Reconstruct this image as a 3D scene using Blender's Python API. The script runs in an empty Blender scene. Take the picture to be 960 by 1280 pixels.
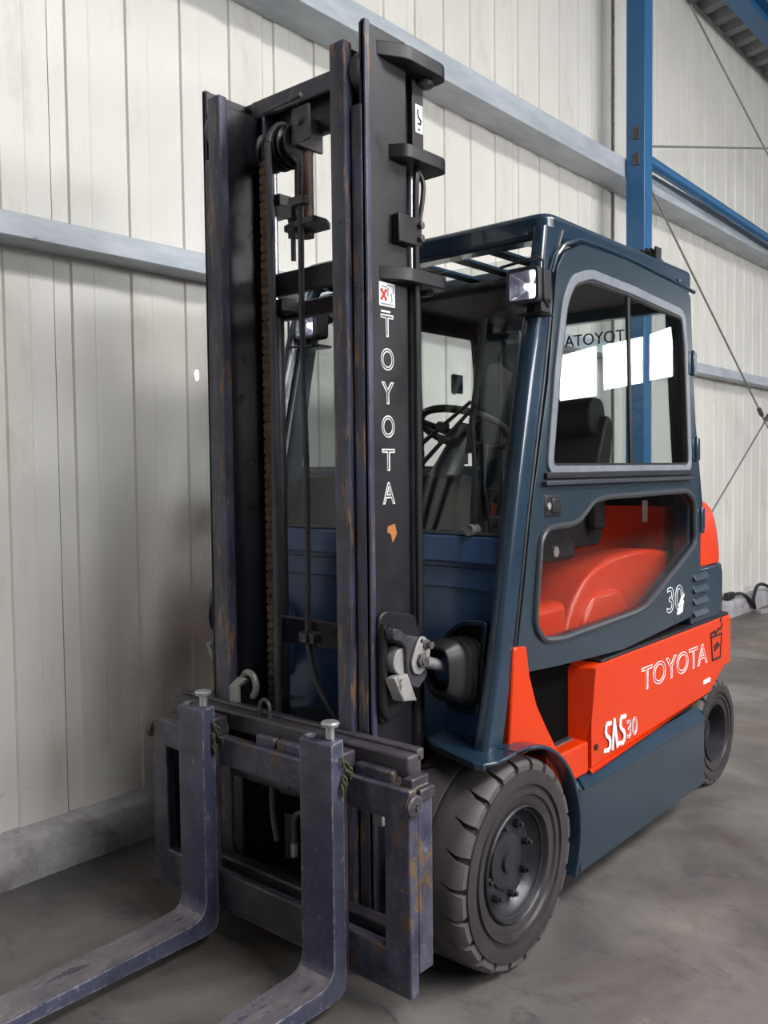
import bpy, bmesh, math, random
from mathutils import Vector, Matrix
random.seed(7)
R = math.radians
SC = bpy.context.scene
COL = SC.collection

# ------------------------------------------------------------------ camera
cam_data = bpy.data.cameras.new('camera')
cam = bpy.data.objects.new('camera', cam_data); COL.objects.link(cam)
YAW, PITCH, ROLL = R(40.675), R(2.693), R(-0.642)
fwd = Vector((-math.sin(YAW)*math.cos(PITCH), math.cos(YAW)*math.cos(PITCH), -math.sin(PITCH)))
rgt = Vector((math.cos(YAW), math.sin(YAW), 0)); upv = rgt.cross(fwd)
r2 = rgt*math.cos(ROLL) + upv*math.sin(ROLL); u2 = -rgt*math.sin(ROLL) + upv*math.cos(ROLL)
m = Matrix((r2, u2, -fwd)).transposed().to_4x4(); m.translation = Vector((1.96, -2.13, 1.45))
cam.matrix_world = m
cam_data.sensor_fit = 'VERTICAL'; cam_data.sensor_height = 36.0
cam_data.lens = 36.0*1109.8/1280.0
cam_data.clip_start = 0.05; cam_data.clip_end = 200
SC.camera = cam

# ------------------------------------------------------------------ world, light, exposure
SKY_STRENGTH, SKYLIGHT, WINDOW = 0.26, 22.0, 15.0
SC.view_settings.view_transform = 'Standard'; SC.view_settings.look = 'None'
SC.view_settings.gamma = 1.0; SC.view_settings.use_curve_mapping = False
SC.view_settings.exposure = 0.0
W = bpy.data.worlds.new('overcast_sky'); SC.world = W; W.use_nodes = True
bg = W.node_tree.nodes['Background']
bg.inputs[0].default_value = (0.80, 0.84, 1.0, 1); bg.inputs[1].default_value = SKY_STRENGTH

# ------------------------------------------------------------------ materials
def new_mat(name):
    mt = bpy.data.materials.new(name); mt.use_nodes = True
    nt = mt.node_tree; return mt, nt, nt.nodes['Principled BSDF']
def lin(r, g, b):
    f = lambda c: (c/255/12.92) if c/255 <= .04045 else ((c/255+.055)/1.055)**2.4
    return (f(r), f(g), f(b), 1)
def noise(nt, scale, detail=5, rough=.6, stretch=None, dist=0.0):
    tc = nt.nodes.new('ShaderNodeTexCoord'); n = nt.nodes.new('ShaderNodeTexNoise')
    n.inputs['Scale'].default_value = scale; n.inputs['Detail'].default_value = detail
    n.inputs['Roughness'].default_value = rough; n.inputs['Distortion'].default_value = dist
    if stretch:
        mp = nt.nodes.new('ShaderNodeMapping'); mp.inputs['Scale'].default_value = stretch
        nt.links.new(tc.outputs['Object'], mp.inputs[0]); nt.links.new(mp.outputs[0], n.inputs['Vector'])
    else: nt.links.new(tc.outputs['Object'], n.inputs['Vector'])
    return n.outputs['Fac']
def ramp(nt, src, stops):
    r_ = nt.nodes.new('ShaderNodeValToRGB'); nt.links.new(src, r_.inputs[0])
    e = r_.color_ramp.elements
    while len(e) < len(stops): e.new(.5)
    for i, (p, c) in enumerate(stops):
        e[i].position = p; e[i].color = c if len(c) == 4 else (*c, 1)
    return r_.outputs[0]
def mix(nt, fac, a, b):
    x = nt.nodes.new('ShaderNodeMix'); x.data_type = 'RGBA'
    for s, v in ((x.inputs[0], fac), (x.inputs[6], a), (x.inputs[7], b)):
        if isinstance(v, (float, int, tuple)): s.default_value = v
        else: nt.links.new(v, s)
    return x.outputs[2]
def bump(nt, b, src, strength, dist=.01):
    n = nt.nodes.new('ShaderNodeBump'); n.inputs['Strength'].default_value = strength; n.inputs['Distance'].default_value = dist
    nt.links.new(src, n.inputs['Height']); nt.links.new(n.outputs[0], b.inputs['Normal'])
BW = lambda v: (v, v, v, 1)
def plain(name, col, rough=.5, metal=0.0, coat=0.0, spec=.5):
    mt, nt, b = new_mat(name)
    b.inputs['Base Color'].default_value = col; b.inputs['Roughness'].default_value = rough
    b.inputs['Metallic'].default_value = metal; b.inputs['Coat Weight'].default_value = coat
    b.inputs['Specular IOR Level'].default_value = spec
    return mt
def worn(name, base, alt, chip=None, chip_at=.68, scale=6, chip_scale=14, rough=.45, metal=0.0, coat=0.0, stretch=None, bmp=.05, chip2=None, edge=None, edge_r=.006, dirt=None):
    """painted surface with mottled tone and chipped patches that show the layer beneath"""
    mt, nt, b = new_mat(name)
    c = ramp(nt, noise(nt, scale, 6, .65, stretch), [(.36, base), (.64, alt)])
    if chip:
        f = ramp(nt, noise(nt, chip_scale, 8, .7, stretch), [(chip_at, BW(0)), (chip_at+.03, BW(1))])
        c = mix(nt, f, c, chip)
    if chip2:
        f = ramp(nt, noise(nt, chip_scale*6, 9, .8, stretch), [(.58, BW(0)), (.66, BW(1))])
        c = mix(nt, f, c, chip2)
    if dirt:
        f = ramp(nt, noise(nt, scale*.7, 9, .7, None, .6), [(.45, BW(0)), (.72, BW(.85))])
        c = mix(nt, f, c, dirt)
    if edge:    # paint rubbed off along the sharp edges, broken up by noise
        bv = nt.nodes.new('ShaderNodeBevel'); bv.samples = 4; bv.inputs['Radius'].default_value = edge_r
        ge = nt.nodes.new('ShaderNodeNewGeometry'); vm = nt.nodes.new('ShaderNodeVectorMath'); vm.operation = 'DOT_PRODUCT'
        nt.links.new(bv.outputs[0], vm.inputs[0]); nt.links.new(ge.outputs['Normal'], vm.inputs[1])
        e_ = ramp(nt, vm.outputs['Value'], [(.80, BW(1)), (.97, BW(0))])
        n_ = ramp(nt, noise(nt, 34, 6, .75), [(.42, BW(0)), (.58, BW(1))])
        mm = nt.nodes.new('ShaderNodeMath'); mm.operation = 'MULTIPLY'; nt.links.new(e_, mm.inputs[0]); nt.links.new(n_, mm.inputs[1])
        c = mix(nt, mm.outputs[0], c, edge)
    nt.links.new(c, b.inputs['Base Color'])
    dr = .03 if coat > .1 else .13
    r_ = ramp(nt, noise(nt, scale*2.3, 5, .7), [(.3, BW(max(rough-dr, .05))), (.75, BW(min(rough+dr, 1)))])
    nt.links.new(r_, b.inputs['Roughness'])
    b.inputs['Metallic'].default_value = metal; b.inputs['Coat Weight'].default_value = coat
    if bmp > .03: bump(nt, b, noise(nt, 60, 4), bmp, .004)
    return mt
def glass(name, tint, base_refl=.04):
    mt, nt, b = new_mat(name); nt.nodes.remove(b)
    lw = nt.nodes.new('ShaderNodeLayerWeight'); lw.inputs[0].default_value = .5
    p = nt.nodes.new('ShaderNodeMath'); p.operation = 'POWER'; p.inputs[1].default_value = 5
    nt.links.new(lw.outputs['Facing'], p.inputs[0])
    ma = nt.nodes.new('ShaderNodeMath'); ma.operation = 'MULTIPLY_ADD'; ma.inputs[1].default_value = 1-base_refl; ma.inputs[2].default_value = base_refl
    nt.links.new(p.outputs[0], ma.inputs[0])
    t = nt.nodes.new('ShaderNodeBsdfTransparent'); t.inputs[0].default_value = tint
    g = nt.nodes.new('ShaderNodeBsdfGlossy'); g.inputs['Roughness'].default_value = .01
    mx = nt.nodes.new('ShaderNodeMixShader'); nt.links.new(ma.outputs[0], mx.inputs[0])
    nt.links.new(t.outputs[0], mx.inputs[1]); nt.links.new(g.outputs[0], mx.inputs[2])
    nt.links.new(mx.outputs[0], nt.nodes['Material Output'].inputs[0])
    return mt
def emit(name, col, s):
    mt, nt, b = new_mat(name)
    b.inputs['Base Color'].default_value = (.8, .8, .8, 1)
    b.inputs['Emission Color'].default_value = col; b.inputs['Emission Strength'].default_value = s
    return mt

M = {}
M['cab'] = worn('cab_paint', lin(30, 49, 67), lin(36, 56, 75), None, .9, 5, 20, .24, coat=.5, bmp=.006)
M['door'] = worn('door_paint', lin(36, 50, 61), lin(41, 56, 67), None, .88, 4, 18, .30, coat=.35, bmp=.008)
M['panel'] = worn('front_panel_paint', lin(44, 70, 110), lin(58, 86, 126), None, .84, 3, 9, .42, coat=.1, stretch=(3, 3, .7))
M['mast'] = worn('mast_edge_paint', lin(52, 55, 76), lin(76, 79, 100), lin(138, 106, 72), .56, 7, 8, .38, stretch=(6, 6, .7), bmp=.15, chip2=lin(126, 128, 146), edge=lin(128, 124, 130), dirt=lin(40, 36, 40))
M['mast_web'] = worn('mast_web_paint', lin(25, 23, 28), lin(35, 33, 38), lin(120, 84, 50), .84, 4, 9, .42, bmp=.05)
M['greasy'] = worn('greasy_channel_steel', lin(20, 19, 24), lin(36, 34, 42), lin(70, 58, 48), .72, 6, 9, .36, stretch=(4, 4, .4))
M['steel'] = worn('dirty_dark_steel', lin(54, 52, 62), lin(76, 70, 76), lin(104, 86, 68), .66, 8, 10, .42, bmp=.15, chip2=lin(116, 112, 114), edge=lin(164, 150, 138), edge_r=.008, dirt=lin(30, 26, 28))
M['carriage'] = worn('carriage_steel', lin(46, 50, 74), lin(92, 90, 106), lin(104, 82, 62), .56, 14, 9, .38, bmp=.25, chip2=lin(140, 136, 142), edge=lin(168, 158, 150), edge_r=.010, dirt=lin(38, 31, 30), stretch=(1.4, 1, .8))
M['fork'] = worn('fork_paint', lin(56, 59, 82), lin(82, 84, 104), lin(150, 128, 116), .67, 6, 6, .38, bmp=.12, chip2=lin(146, 146, 158), edge=lin(180, 170, 166), edge_r=.010, dirt=lin(38, 37, 52), stretch=(1.5, 1, .7))
M['blade'] = worn('fork_blade_scuffed', lin(104, 100, 110), lin(134, 126, 130), lin(66, 68, 92), .58, 9, 8, .38, metal=.3, stretch=(2.5, .6, 2.5), bmp=.1, chip2=lin(160, 150, 148), dirt=lin(84, 76, 76))
M['rust'] = worn('rusty_chain', lin(112, 94, 84), lin(160, 136, 118), lin(150, 104, 62), .6, 30, 40, .36, metal=.5, bmp=.2)
M['rustpipe'] = worn('rusty_cylinder', lin(66, 40, 34), lin(92, 62, 48), lin(40, 34, 34), .6, 12, 20, .5, bmp=.2)
M['hose'] = worn('black_rubber_hose', lin(70, 70, 78), lin(90, 88, 94), None, scale=10, rough=.5)
M['orange'] = worn('orange_paint', lin(210, 52, 0), lin(214, 56, 0), None, .84, 3, 26, .34, coat=.15, bmp=.015)
M['tyre'] = worn('tyre_rubber', lin(74, 69, 70), lin(94, 88, 88), lin(112, 104, 100), .68, 7, 10, .55, bmp=.15)
M['wall_rub'] = worn('tyre_sidewall_rubber', lin(46, 42, 44), lin(62, 56, 58), lin(80, 72, 70), .70, 9, 14, .42, bmp=.1)
M['rim'] = worn('dark_rim_paint', lin(40, 40, 46), lin(58, 58, 64), lin(130, 128, 130), .66, 9, 16, .4, metal=.3, bmp=.1)
M['rubber'] = plain('black_rubber', lin(30, 29, 32), .42)
M['seal'] = plain('grey_rubber_seal', lin(58, 62, 68), .32)
M['alu'] = worn('dull_grey_window_frame', lin(112, 116, 124), lin(126, 130, 138), None, scale=9, rough=.42)
M['black'] = plain('black_plastic', lin(28, 28, 32), .45)
M['vinyl'] = plain('black_vinyl', lin(20, 19, 22), .6)
M['zinc'] = plain('zinc_plated', lin(190, 190, 192), .35, .7)
M['silver'] = worn('grey_cast_metal', lin(138, 136, 134), lin(170, 168, 166), lin(90, 84, 80), .60, 12, 16, .45, metal=.2)
M['bright'] = plain('bright_steel', lin(200, 200, 205), .25, .9)
M['well_shade'] = plain('painted_well_shade', lin(10, 9, 9), .9, spec=.05)  # shade of the foot well recess, put into the colour
M['white'] = plain('white_decal', lin(244, 244, 244), .5)
M['dark'] = plain('black_decal', lin(26, 28, 30), .6)
M['red'] = plain('red_decal', lin(200, 30, 34), .5)
M['greyd'] = plain('grey_decal', lin(150, 152, 160), .5)
M['glass'] = glass('cab_glass', (.94, .965, .96, 1))
M['wglass'] = glass('windshield_glass', (.88, .90, .90, 1))
M['lowglass'] = glass('lower_door_glass', (.93, .92, .91, 1), .025)
M['lens'] = glass('headlamp_lens', (.95, .96, 1.0, 1), .06)
M['reflector'] = plain('chromed_reflector', lin(225, 222, 235), .22, .9)
M['bulb'] = emit('bulb_daylight_glint', (1, 1, 1, 1), 6.0)  # lamp itself is off; added glow stands in for reflected daylight
M['galv'] = worn('galvanised_steel', lin(160, 168, 176), lin(186, 192, 198), lin(140, 146, 152), .66, 5, 9, .45, metal=.1, stretch=(2, .5, 2), bmp=.02)
M['seam'] = worn('soiled_sealant', lin(52, 50, 46), lin(150, 146, 136), lin(30, 28, 26), .56, 30, 40, .7, stretch=(1, 3, 1))
M['hole'] = emit('daylight_through_hole', (.95, 1, .95, 1), 1.2)
M['blue'] = worn('blue_steel_paint', lin(32, 92, 140), lin(38, 100, 148), lin(90, 120, 140), .84, 3, 24, .42, coat=.2)
M['rod'] = plain('steel_tie_rod', lin(140, 140, 138), .45, .5)
M['cyan'] = plain('weathered_yellow_cloth', lin(72, 76, 46), .9)
M['tan'] = plain('bare_orange_brown_patch', lin(176, 112, 56), .7)

def wall_material():
    mt, nt, b = new_mat('cream_wall_sheet')
    c = ramp(nt, noise(nt, 1.1, 6, .6, (1, 1, .5)), [(.3, lin(212, 209, 202)), (.7, lin(226, 223, 216))])
    dirt = ramp(nt, noise(nt, 2.2, 8, .7, (1, 2.2, .7)), [(.56, BW(0)), (.74, BW(1))])
    c = mix(nt, dirt, c, lin(200, 192, 180))
    smear = ramp(nt, noise(nt, 7, 9, .75, (1, .5, 1.6), 1.2), [(.66, BW(0)), (.76, BW(1))])
    tc = nt.nodes.new('ShaderNodeTexCoord'); sp = nt.nodes.new('ShaderNodeSeparateXYZ'); nt.links.new(tc.outputs['Object'], sp.inputs[0])
    lo = ramp(nt, sp.outputs['Z'], [(0, BW(1)), (.95, BW(0))])       # splashed dirt on the lowest metre
    mm = nt.nodes.new('ShaderNodeMath'); mm.operation = 'MULTIPLY'; nt.links.new(smear, mm.inputs[0]); nt.links.new(lo, mm.inputs[1])
    c = mix(nt, mm.outputs[0], c, lin(150, 130, 120))
    nt.links.new(c, b.inputs['Base Color']); b.inputs['Roughness'].default_value = .42
    b.inputs['Coat Weight'].default_value = .05
    return mt
M['wall'] = wall_material()
def concrete(name, a, bcol, stain, s_at, scale, rough, bm_, grain=90):
    mt, nt, b = new_mat(name)
    c = ramp(nt, noise(nt, scale, 9, .62, None, .4), [(.28, a), (.72, bcol)])
    f = ramp(nt, noise(nt, scale*.55, 8, .6, None, 1.0), [(s_at, BW(0)), (s_at+.16, BW(1))])
    c = mix(nt, f, c, stain)
    g = ramp(nt, noise(nt, grain, 3, .6), [(.3, BW(.82)), (.7, BW(1.1))])
    x = nt.nodes.new('ShaderNodeMix'); x.data_type = 'RGBA'; x.blend_type = 'MULTIPLY'; x.inputs[0].default_value = .7
    nt.links.new(c, x.inputs[6]); nt.links.new(g, x.inputs[7])
    nt.links.new(x.outputs[2], b.inputs['Base Color'])
    r_ = ramp(nt, noise(nt, scale*1.5, 6), [(.3, BW(rough-.12)), (.7, BW(rough+.12))])
    nt.links.new(r_, b.inputs['Roughness'])
    bump(nt, b, noise(nt, grain*.6, 6, .7), bm_, .01)
    return mt
def floor_material():
    mt, nt, b = new_mat('floor_concrete')
    c = ramp(nt, noise(nt, 1.3, 10, .66, None, .5), [(.36, lin(82, 79, 79)), (.66, lin(126, 121, 116))])
    f = ramp(nt, noise(nt, .8, 9, .68, None, 1.2), [(.48, BW(0)), (.66, BW(.8))])
    c = mix(nt, f, c, lin(92, 74, 60))
    g = ramp(nt, noise(nt, 3.4, 10, .75, (1, 1.8, 1), 1.6), [(.54, BW(0)), (.68, BW(.75))])
    c = mix(nt, g, c, lin(62, 61, 70))
    h = ramp(nt, noise(nt, 5.5, 10, .8, None, .8), [(.62, BW(0)), (.70, BW(.55))])
    c = mix(nt, h, c, lin(148, 142, 130))
    k = ramp(nt, noise(nt, 26, 6, .8), [(.70, BW(0)), (.74, BW(.6))])
    c = mix(nt, k, c, lin(48, 46, 46))
    nt.links.new(c, b.inputs['Base Color'])
    r_ = ramp(nt, noise(nt, 2.4, 7), [(.3, BW(.34)), (.7, BW(.62))]); nt.links.new(r_, b.inputs['Roughness'])
    bump(nt, b, noise(nt, 50, 6, .7), .08, .008)
    return mt
M['floor'] = floor_material()
M['curb'] = concrete('curb_concrete', lin(150, 146, 152), lin(190, 186, 190), lin(128, 122, 126), .5, 6, .85, .8, 45)
M['deck'] = plain('roof_deck', lin(150, 152, 152), .5)
M['skylight'] = emit('skylight_sheet', (1.0, .99, .985, 1), SKYLIGHT)
M['pane_lit'] = emit('bright_window_pane', (.96, .98, 1.0, 1), WINDOW)
M['rwall'] = plain('right_wall_cladding', lin(92, 94, 94), .7)

# ------------------------------------------------------------------ geometry helpers
class MB:
    def __init__(s): s.bm = bmesh.new()
    def verts(s, pts): return [s.bm.verts.new(p) for p in pts]
    def face(s, vs):
        try: s.bm.faces.new(vs)
        except ValueError: pass
    def box(s, x0, x1, y0, y1, z0, z1):
        v = s.verts([(x, y, z) for z in (z0, z1) for y in (y0, y1) for x in (x0, x1)])
        for f in ((0, 2, 3, 1), (4, 5, 7, 6), (0, 1, 5, 4), (2, 6, 7, 3), (0, 4, 6, 2), (1, 3, 7, 5)): s.face([v[i] for i in f])
        return s
    def hexa(s, p):     # eight points, bottom ring then top ring
        v = s.verts(p)
        for f in ((3, 2, 1, 0), (4, 5, 6, 7), (0, 1, 5, 4), (1, 2, 6, 5), (2, 3, 7, 6), (3, 0, 4, 7)): s.face([v[i] for i in f])
        return s
    def prism(s, poly, axis, a0, a1):   # polygon in the two other axes (in xyz order)
        def P(u, w, a): return {'x': (a, u, w), 'y': (u, a, w), 'z': (u, w, a)}[axis]
        A = s.verts([P(u, w, a0) for u, w in poly]); B = s.verts([P(u, w, a1) for u, w in poly])
        n = len(poly)
        s.face(A[::-1]); s.face(B)
        for i in range(n): s.face([A[i], A[(i+1) % n], B[(i+1) % n], B[i]])
        return s
    def ring(s, outer, inner, axis, a0, a1):    # frame between two loops with the same number of points
        def P(u, w, a): return {'x': (a, u, w), 'y': (u, a, w), 'z': (u, w, a)}[axis]
        n = len(outer)
        O0, O1 = [s.verts([P(*p, a) for p in outer]) for a in (a0, a1)]
        I0, I1 = [s.verts([P(*p, a) for p in inner]) for a in (a0, a1)]
        for i in range(n):
            j = (i+1) % n
            s.face([O0[i], I0[i], I0[j], O0[j]]); s.face([O1[i], O1[j], I1[j], I1[i]])
            s.face([O0[i], O0[j], O1[j], O1[i]]); s.face([I0[i], I1[i], I1[j], I0[j]])
        return s
    def tube(s, path, r, n=10, closed=False, cap=True):
        path = [Vector(p) for p in path]; N = len(path); rings = []
        rr = r if isinstance(r, (list, tuple)) else [r]*N
        prev = None
        for i, p in enumerate(path):
            if closed: t = path[(i+1) % N] - path[i-1]
            else: t = path[min(i+1, N-1)] - path[max(i-1, 0)]
            t.normalize()
            if prev is None:
                a = Vector((0, 0, 1)) if abs(t.z) < .9 else Vector((1, 0, 0))
                u = t.cross(a).normalized()
            else: u = (prev - t*prev.dot(t)).normalized()
            prev = u; w = t.cross(u)
            rings.append(s.verts([p + (u*math.cos(k*2*math.pi/n) + w*math.sin(k*2*math.pi/n))*rr[i] for k in range(n)]))
        for i in range(N if closed else N-1):
            a, b = rings[i], rings[(i+1) % N]
            for k in range(n): s.face([a[k], a[(k+1) % n], b[(k+1) % n], b[k]])
        if cap and not closed: s.face(rings[0][::-1]); s.face(rings[-1])
        return s
    def cyl(s, p0, p1, r, n=16, r1=None): return s.tube([p0, p1], [r, r if r1 is None else r1], n)
    def lathe(s, prof, c, axis='x', n=48, closed=False, cap=True):    # prof: (distance along the axis, radius)
        rings = []
        for a, rad in prof:
            ring = []
            for k in range(n):
                t = 2*math.pi*k/n; cu, sv = math.cos(t)*rad, math.sin(t)*rad
                off = {'x': (a, cu, sv), 'y': (cu, a, sv), 'z': (cu, sv, a)}[axis]
                ring.append((c[0]+off[0], c[1]+off[1], c[2]+off[2]))
            rings.append(s.verts(ring))
        N = len(rings)
        for i in range(N if closed else N-1):
            a, b = rings[i], rings[(i+1) % N]
            for k in range(n): s.face([a[k], a[(k+1) % n], b[(k+1) % n], b[k]])
        if not closed and cap:
            if prof[0][1] > 1e-4: s.face(rings[0][::-1])
            if prof[-1][1] > 1e-4: s.face(rings[-1])
        return s
    def strip(s, path, x0, x1, th):     # sheet that follows a path in the YZ plane, with thickness on its inner side
        n = len(path); offs = []
        for i, p in enumerate(path):
            a = path[max(i-1, 0)]; b = path[min(i+1, n-1)]
            t = Vector((b[0]-a[0], b[1]-a[1])).normalized(); offs.append((p[0]+t[1]*th, p[1]-t[0]*th))
        poly = list(path) + offs[::-1]
        P0 = s.verts([(x0, *p) for p in poly]); P1 = s.verts([(x1, *p) for p in poly]); L = len(poly)
        for i in range(L): s.face([P0[i], P0[(i+1) % L], P1[(i+1) % L], P1[i]])
        for i in range(n-1):
            s.face([P0[i+1], P0[i], P0[L-1-i], P0[L-2-i]]); s.face([P1[i], P1[i+1], P1[L-2-i], P1[L-1-i]])
        return s
    def build(s, name, mat, parent=None, bevel=0, seg=2, smooth=True, ang=32):
        bm = s.bm
        bmesh.ops.remove_doubles(bm, verts=bm.verts, dist=1e-5)
        bmesh.ops.recalc_face_normals(bm, faces=bm.faces)
        me = bpy.data.meshes.new(name); bm.to_mesh(me); bm.free()
        me.materials.append(M[mat] if isinstance(mat, str) else mat)
        if smooth:
            for p in me.polygons: p.use_smooth = True
            me.set_sharp_from_angle(angle=R(ang))
        o = bpy.data.objects.new(name, me); COL.objects.link(o)
        if parent: o.parent = parent
        if bevel:
            b = o.modifiers.new('bevel', 'BEVEL'); b.width = bevel; b.segments = seg
            b.limit_method = 'ANGLE'; b.angle_limit = R(40); b.harden_normals = False
        return o
def rounded(poly, r, n=4):      # round every corner of a polygon; r is one radius or a list
    out = []; L = len(poly)
    for i in range(L):
        p = Vector(poly[i]); a = Vector(poly[i-1]) - p; b = Vector(poly[(i+1) % L]) - p
        rr = r[i] if isinstance(r, (list, tuple)) else r
        if rr <= 0: out.append(tuple(p)); continue
        d = min(rr, a.length*.49, b.length*.49)
        A, B = p + a.normalized()*d, p + b.normalized()*d
        for k in range(n+1):
            t = k/n; out.append(tuple(A*(1-t)**2 + p*2*t*(1-t) + B*t*t))
    return out
def inset(poly, d):     # shrink a polygon towards its inside
    L = len(poly); area = sum(poly[i-1][0]*poly[i][1]-poly[i][0]*poly[i-1][1] for i in range(L)); sg = 1 if area > 0 else -1
    out = []
    for i in range(L):
        p = Vector(poly[i]); e1 = (p-Vector(poly[i-1])).normalized(); e2 = (Vector(poly[(i+1) % L])-p).normalized()
        n1 = Vector((-e1.y, e1.x))*sg; n2 = Vector((-e2.y, e2.x))*sg; nn = n1+n2
        k = max(nn.length_squared/2, .35)
        out.append(tuple(p + nn*(d/k)))
    return out
def tag(o, label=None, cat=None, group=None, kind=None):
    if label: o['label'] = label
    if cat: o['category'] = cat
    if group: o['group'] = group
    if kind: o['kind'] = kind
    return o
def empty(name, loc=(0, 0, 0)):
    o = bpy.data.objects.new(name, None); o.location = loc; o.empty_display_size = .2; COL.objects.link(o); return o
def copy_part(o, parent, loc=None, rot=None):
    c = o.copy(); COL.objects.link(c); c.parent = parent
    if loc is not None: c.location = loc
    if rot is not None: c.rotation_euler = rot
    return c
def lettering(text, name, mat, parent, origin, right, up, w, h, outline=0.0, label=None, thick=.0015):
    """flat lettering fitted to a w x h box whose lower left corner is origin"""
    cu = bpy.data.curves.new(name, 'FONT'); cu.body = text; cu.size = 1.0
    if outline:
        cu.fill_mode = 'NONE'; cu.bevel_depth = outline; cu.bevel_resolution = 0
    else: cu.extrude = .01
    tmp = bpy.data.objects.new(name, cu); COL.objects.link(tmp)
    dg = bpy.context.evaluated_depsgraph_get(); dg.update()
    me = bpy.data.meshes.new_from_object(tmp.evaluated_get(dg))
    bpy.data.objects.remove(tmp)
    xs = [v.co.x for v in me.vertices]; ys = [v.co.y for v in me.vertices]
    x0, x1, y0, y1 = min(xs), max(xs), min(ys), max(ys)
    rv, uv = Vector(right).normalized(), Vector(up).normalized(); nv = rv.cross(uv)
    zz = max(abs(v.co.z) for v in me.vertices) or 1
    for v in me.vertices:
        a, b, c = (v.co.x-x0)/(x1-x0)*w, (v.co.y-y0)/(y1-y0)*h, v.co.z/zz*thick
        v.co = Vector(origin) + rv*a + uv*b + nv*c
    me.name = name; me.materials.clear(); me.materials.append(M[mat])
    o = bpy.data.objects.new(name, me); COL.objects.link(o); o.parent = parent
    if label: o['label'] = label
    return o
def strokes(lines, name, mat, parent, origin, right, up, width, thick=.0015, label=None):
    """line drawing of flat bars: each line is a list of (u, v) points"""
    mb = MB(); rv, uv = Vector(right).normalized(), Vector(up).normalized(); nv = rv.cross(uv); O = Vector(origin); cnt = 0
    for ln in lines:
        for (a, b) in zip(ln[:-1], ln[1:]):
            d = Vector((b[0]-a[0], b[1]-a[1])); L = d.length
            if L < 1e-6: continue
            d /= L; n = Vector((-d.y, d.x))*width/2; e = d*width*.4
            q = [Vector(a)-e-n, Vector(b)+e-n, Vector(b)+e+n, Vector(a)-e+n]
            P = [O + rv*p.x + uv*p.y for p in q]
            cnt += 1; mb.hexa([p for p in P] + [p + nv*(thick + cnt*.00012) for p in P])
    o = mb.build(name, mat, parent, smooth=False)
    if label: o['label'] = label
    return o
def arc(cy, cz, r, a0, a1, n): return [(cy + r*math.cos(R(a0+(a1-a0)*k/n)), cz + r*math.sin(R(a0+(a1-a0)*k/n))) for k in range(n+1)]

# ================================================================== SETTING
WX = -1.13
# floor: two cast slabs with an open joint across
floor = MB().box(-1.6, 9, -9, 24, -.30, -.012).build('floor', 'floor'); tag(floor, kind='structure')
MB().box(-1.6, 9, -9, 4.66, -.2, 0).build('floor_slab', 'floor', floor, .004)
MB().box(-1.6, 9, 4.672, 24, -.2, 0).build('floor_slab', 'floor', floor, .004)
# concrete curb under the wall sheets
cb = MB(); N = 150; prev = None
for i in range(N+1):
    y = -8 + 30*i/N; j = lambda s=.004: random.uniform(-s, s)
    ring = cb.verts([(-1.02+j(), y, 0), (-1.02+j(), y, .07+j()), (-1.021+j(), y, .140+j()), (-1.034+j(), y, .158+j(.003)), (-1.2, y, .165), (-1.2, y, 0)])
    if prev:
        for k in range(6): cb.face([prev[k], prev[(k+1) % 6], ring[(k+1) % 6], ring[k]])
    prev = ring
tag(cb.build('baseboard_left', 'curb', ang=60), kind='structure')
# wall of cream trapezoidal steel sheets, one object per sheet
wl = MB().box(-1.30, -1.20, -8, 22, 0, 5.53).build('wall_left', 'rwall'); tag(wl, kind='structure')
PER, RIB = .262, .074
def sheet_mesh(n):
    mb = MB(); prof = []
    for k in range(n):
        y = k*PER
        prof += [(y, 0), (y+.003, -.010), (y+RIB-.004, -.010), (y+RIB+.002, 0), (y+RIB+.09, 0), (y+RIB+.094, .0016), (y+RIB+.100, .0016), (y+RIB+.104, 0)]
    prof.append((n*PER, 0))
    pts = prof
    a = mb.verts([(x, y, 0) for y, x in pts]); b = mb.verts([(x, y, 5.34) for y, x in pts])
    c = mb.verts([(-.02, y, 0) for y, x in (pts[0], pts[-1])]); d = mb.verts([(-.02, y, 5.34) for y, x in (pts[0], pts[-1])])
    for i in range(len(pts)-1): mb.face([a[i], a[i+1], b[i+1], b[i]])
    mb.face([c[0], a[0], b[0], d[0]]); mb.face([a[-1], c[1], d[1], b[-1]]); mb.face([c[1], c[0], d[0], d[1]])
    return mb
s0 = sheet_mesh(4).build('wall_sheet', 'wall', wl, smooth=False)
y = -.397 - (PER*4+.003)*6; first = True
while y < 20:
    o = s0 if first else copy_part(s0, wl)
    o.location = (WX + random.uniform(-.0015, .0015), y, .162); first = False; y += PER*4 + .003
# soiled sealant joint beside the column, daylight showing through a small hole in a sheet
js = MB().prism([(4.135, 0.165), (4.16, .165), (4.16, 5.25), (4.135, 5.25)], 'x', WX, WX+.006).build('joint_strip', 'seam', wl); tag(js, 'dark speckled sealant joint')
hl_ = MB().prism([(.247+.013*math.cos(R(t))*(1 if math.sin(R(t)) > 0 else .8), 1.862+.022*math.sin(R(t))*(1.0 if math.sin(R(t)) < 0 else 1.2)) for t in range(0, 360, 24)], 'x', WX+.001, WX+.003).build('daylight_hole', 'hole', wl); tag(hl_, 'small bright hole with daylight behind it')
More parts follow.
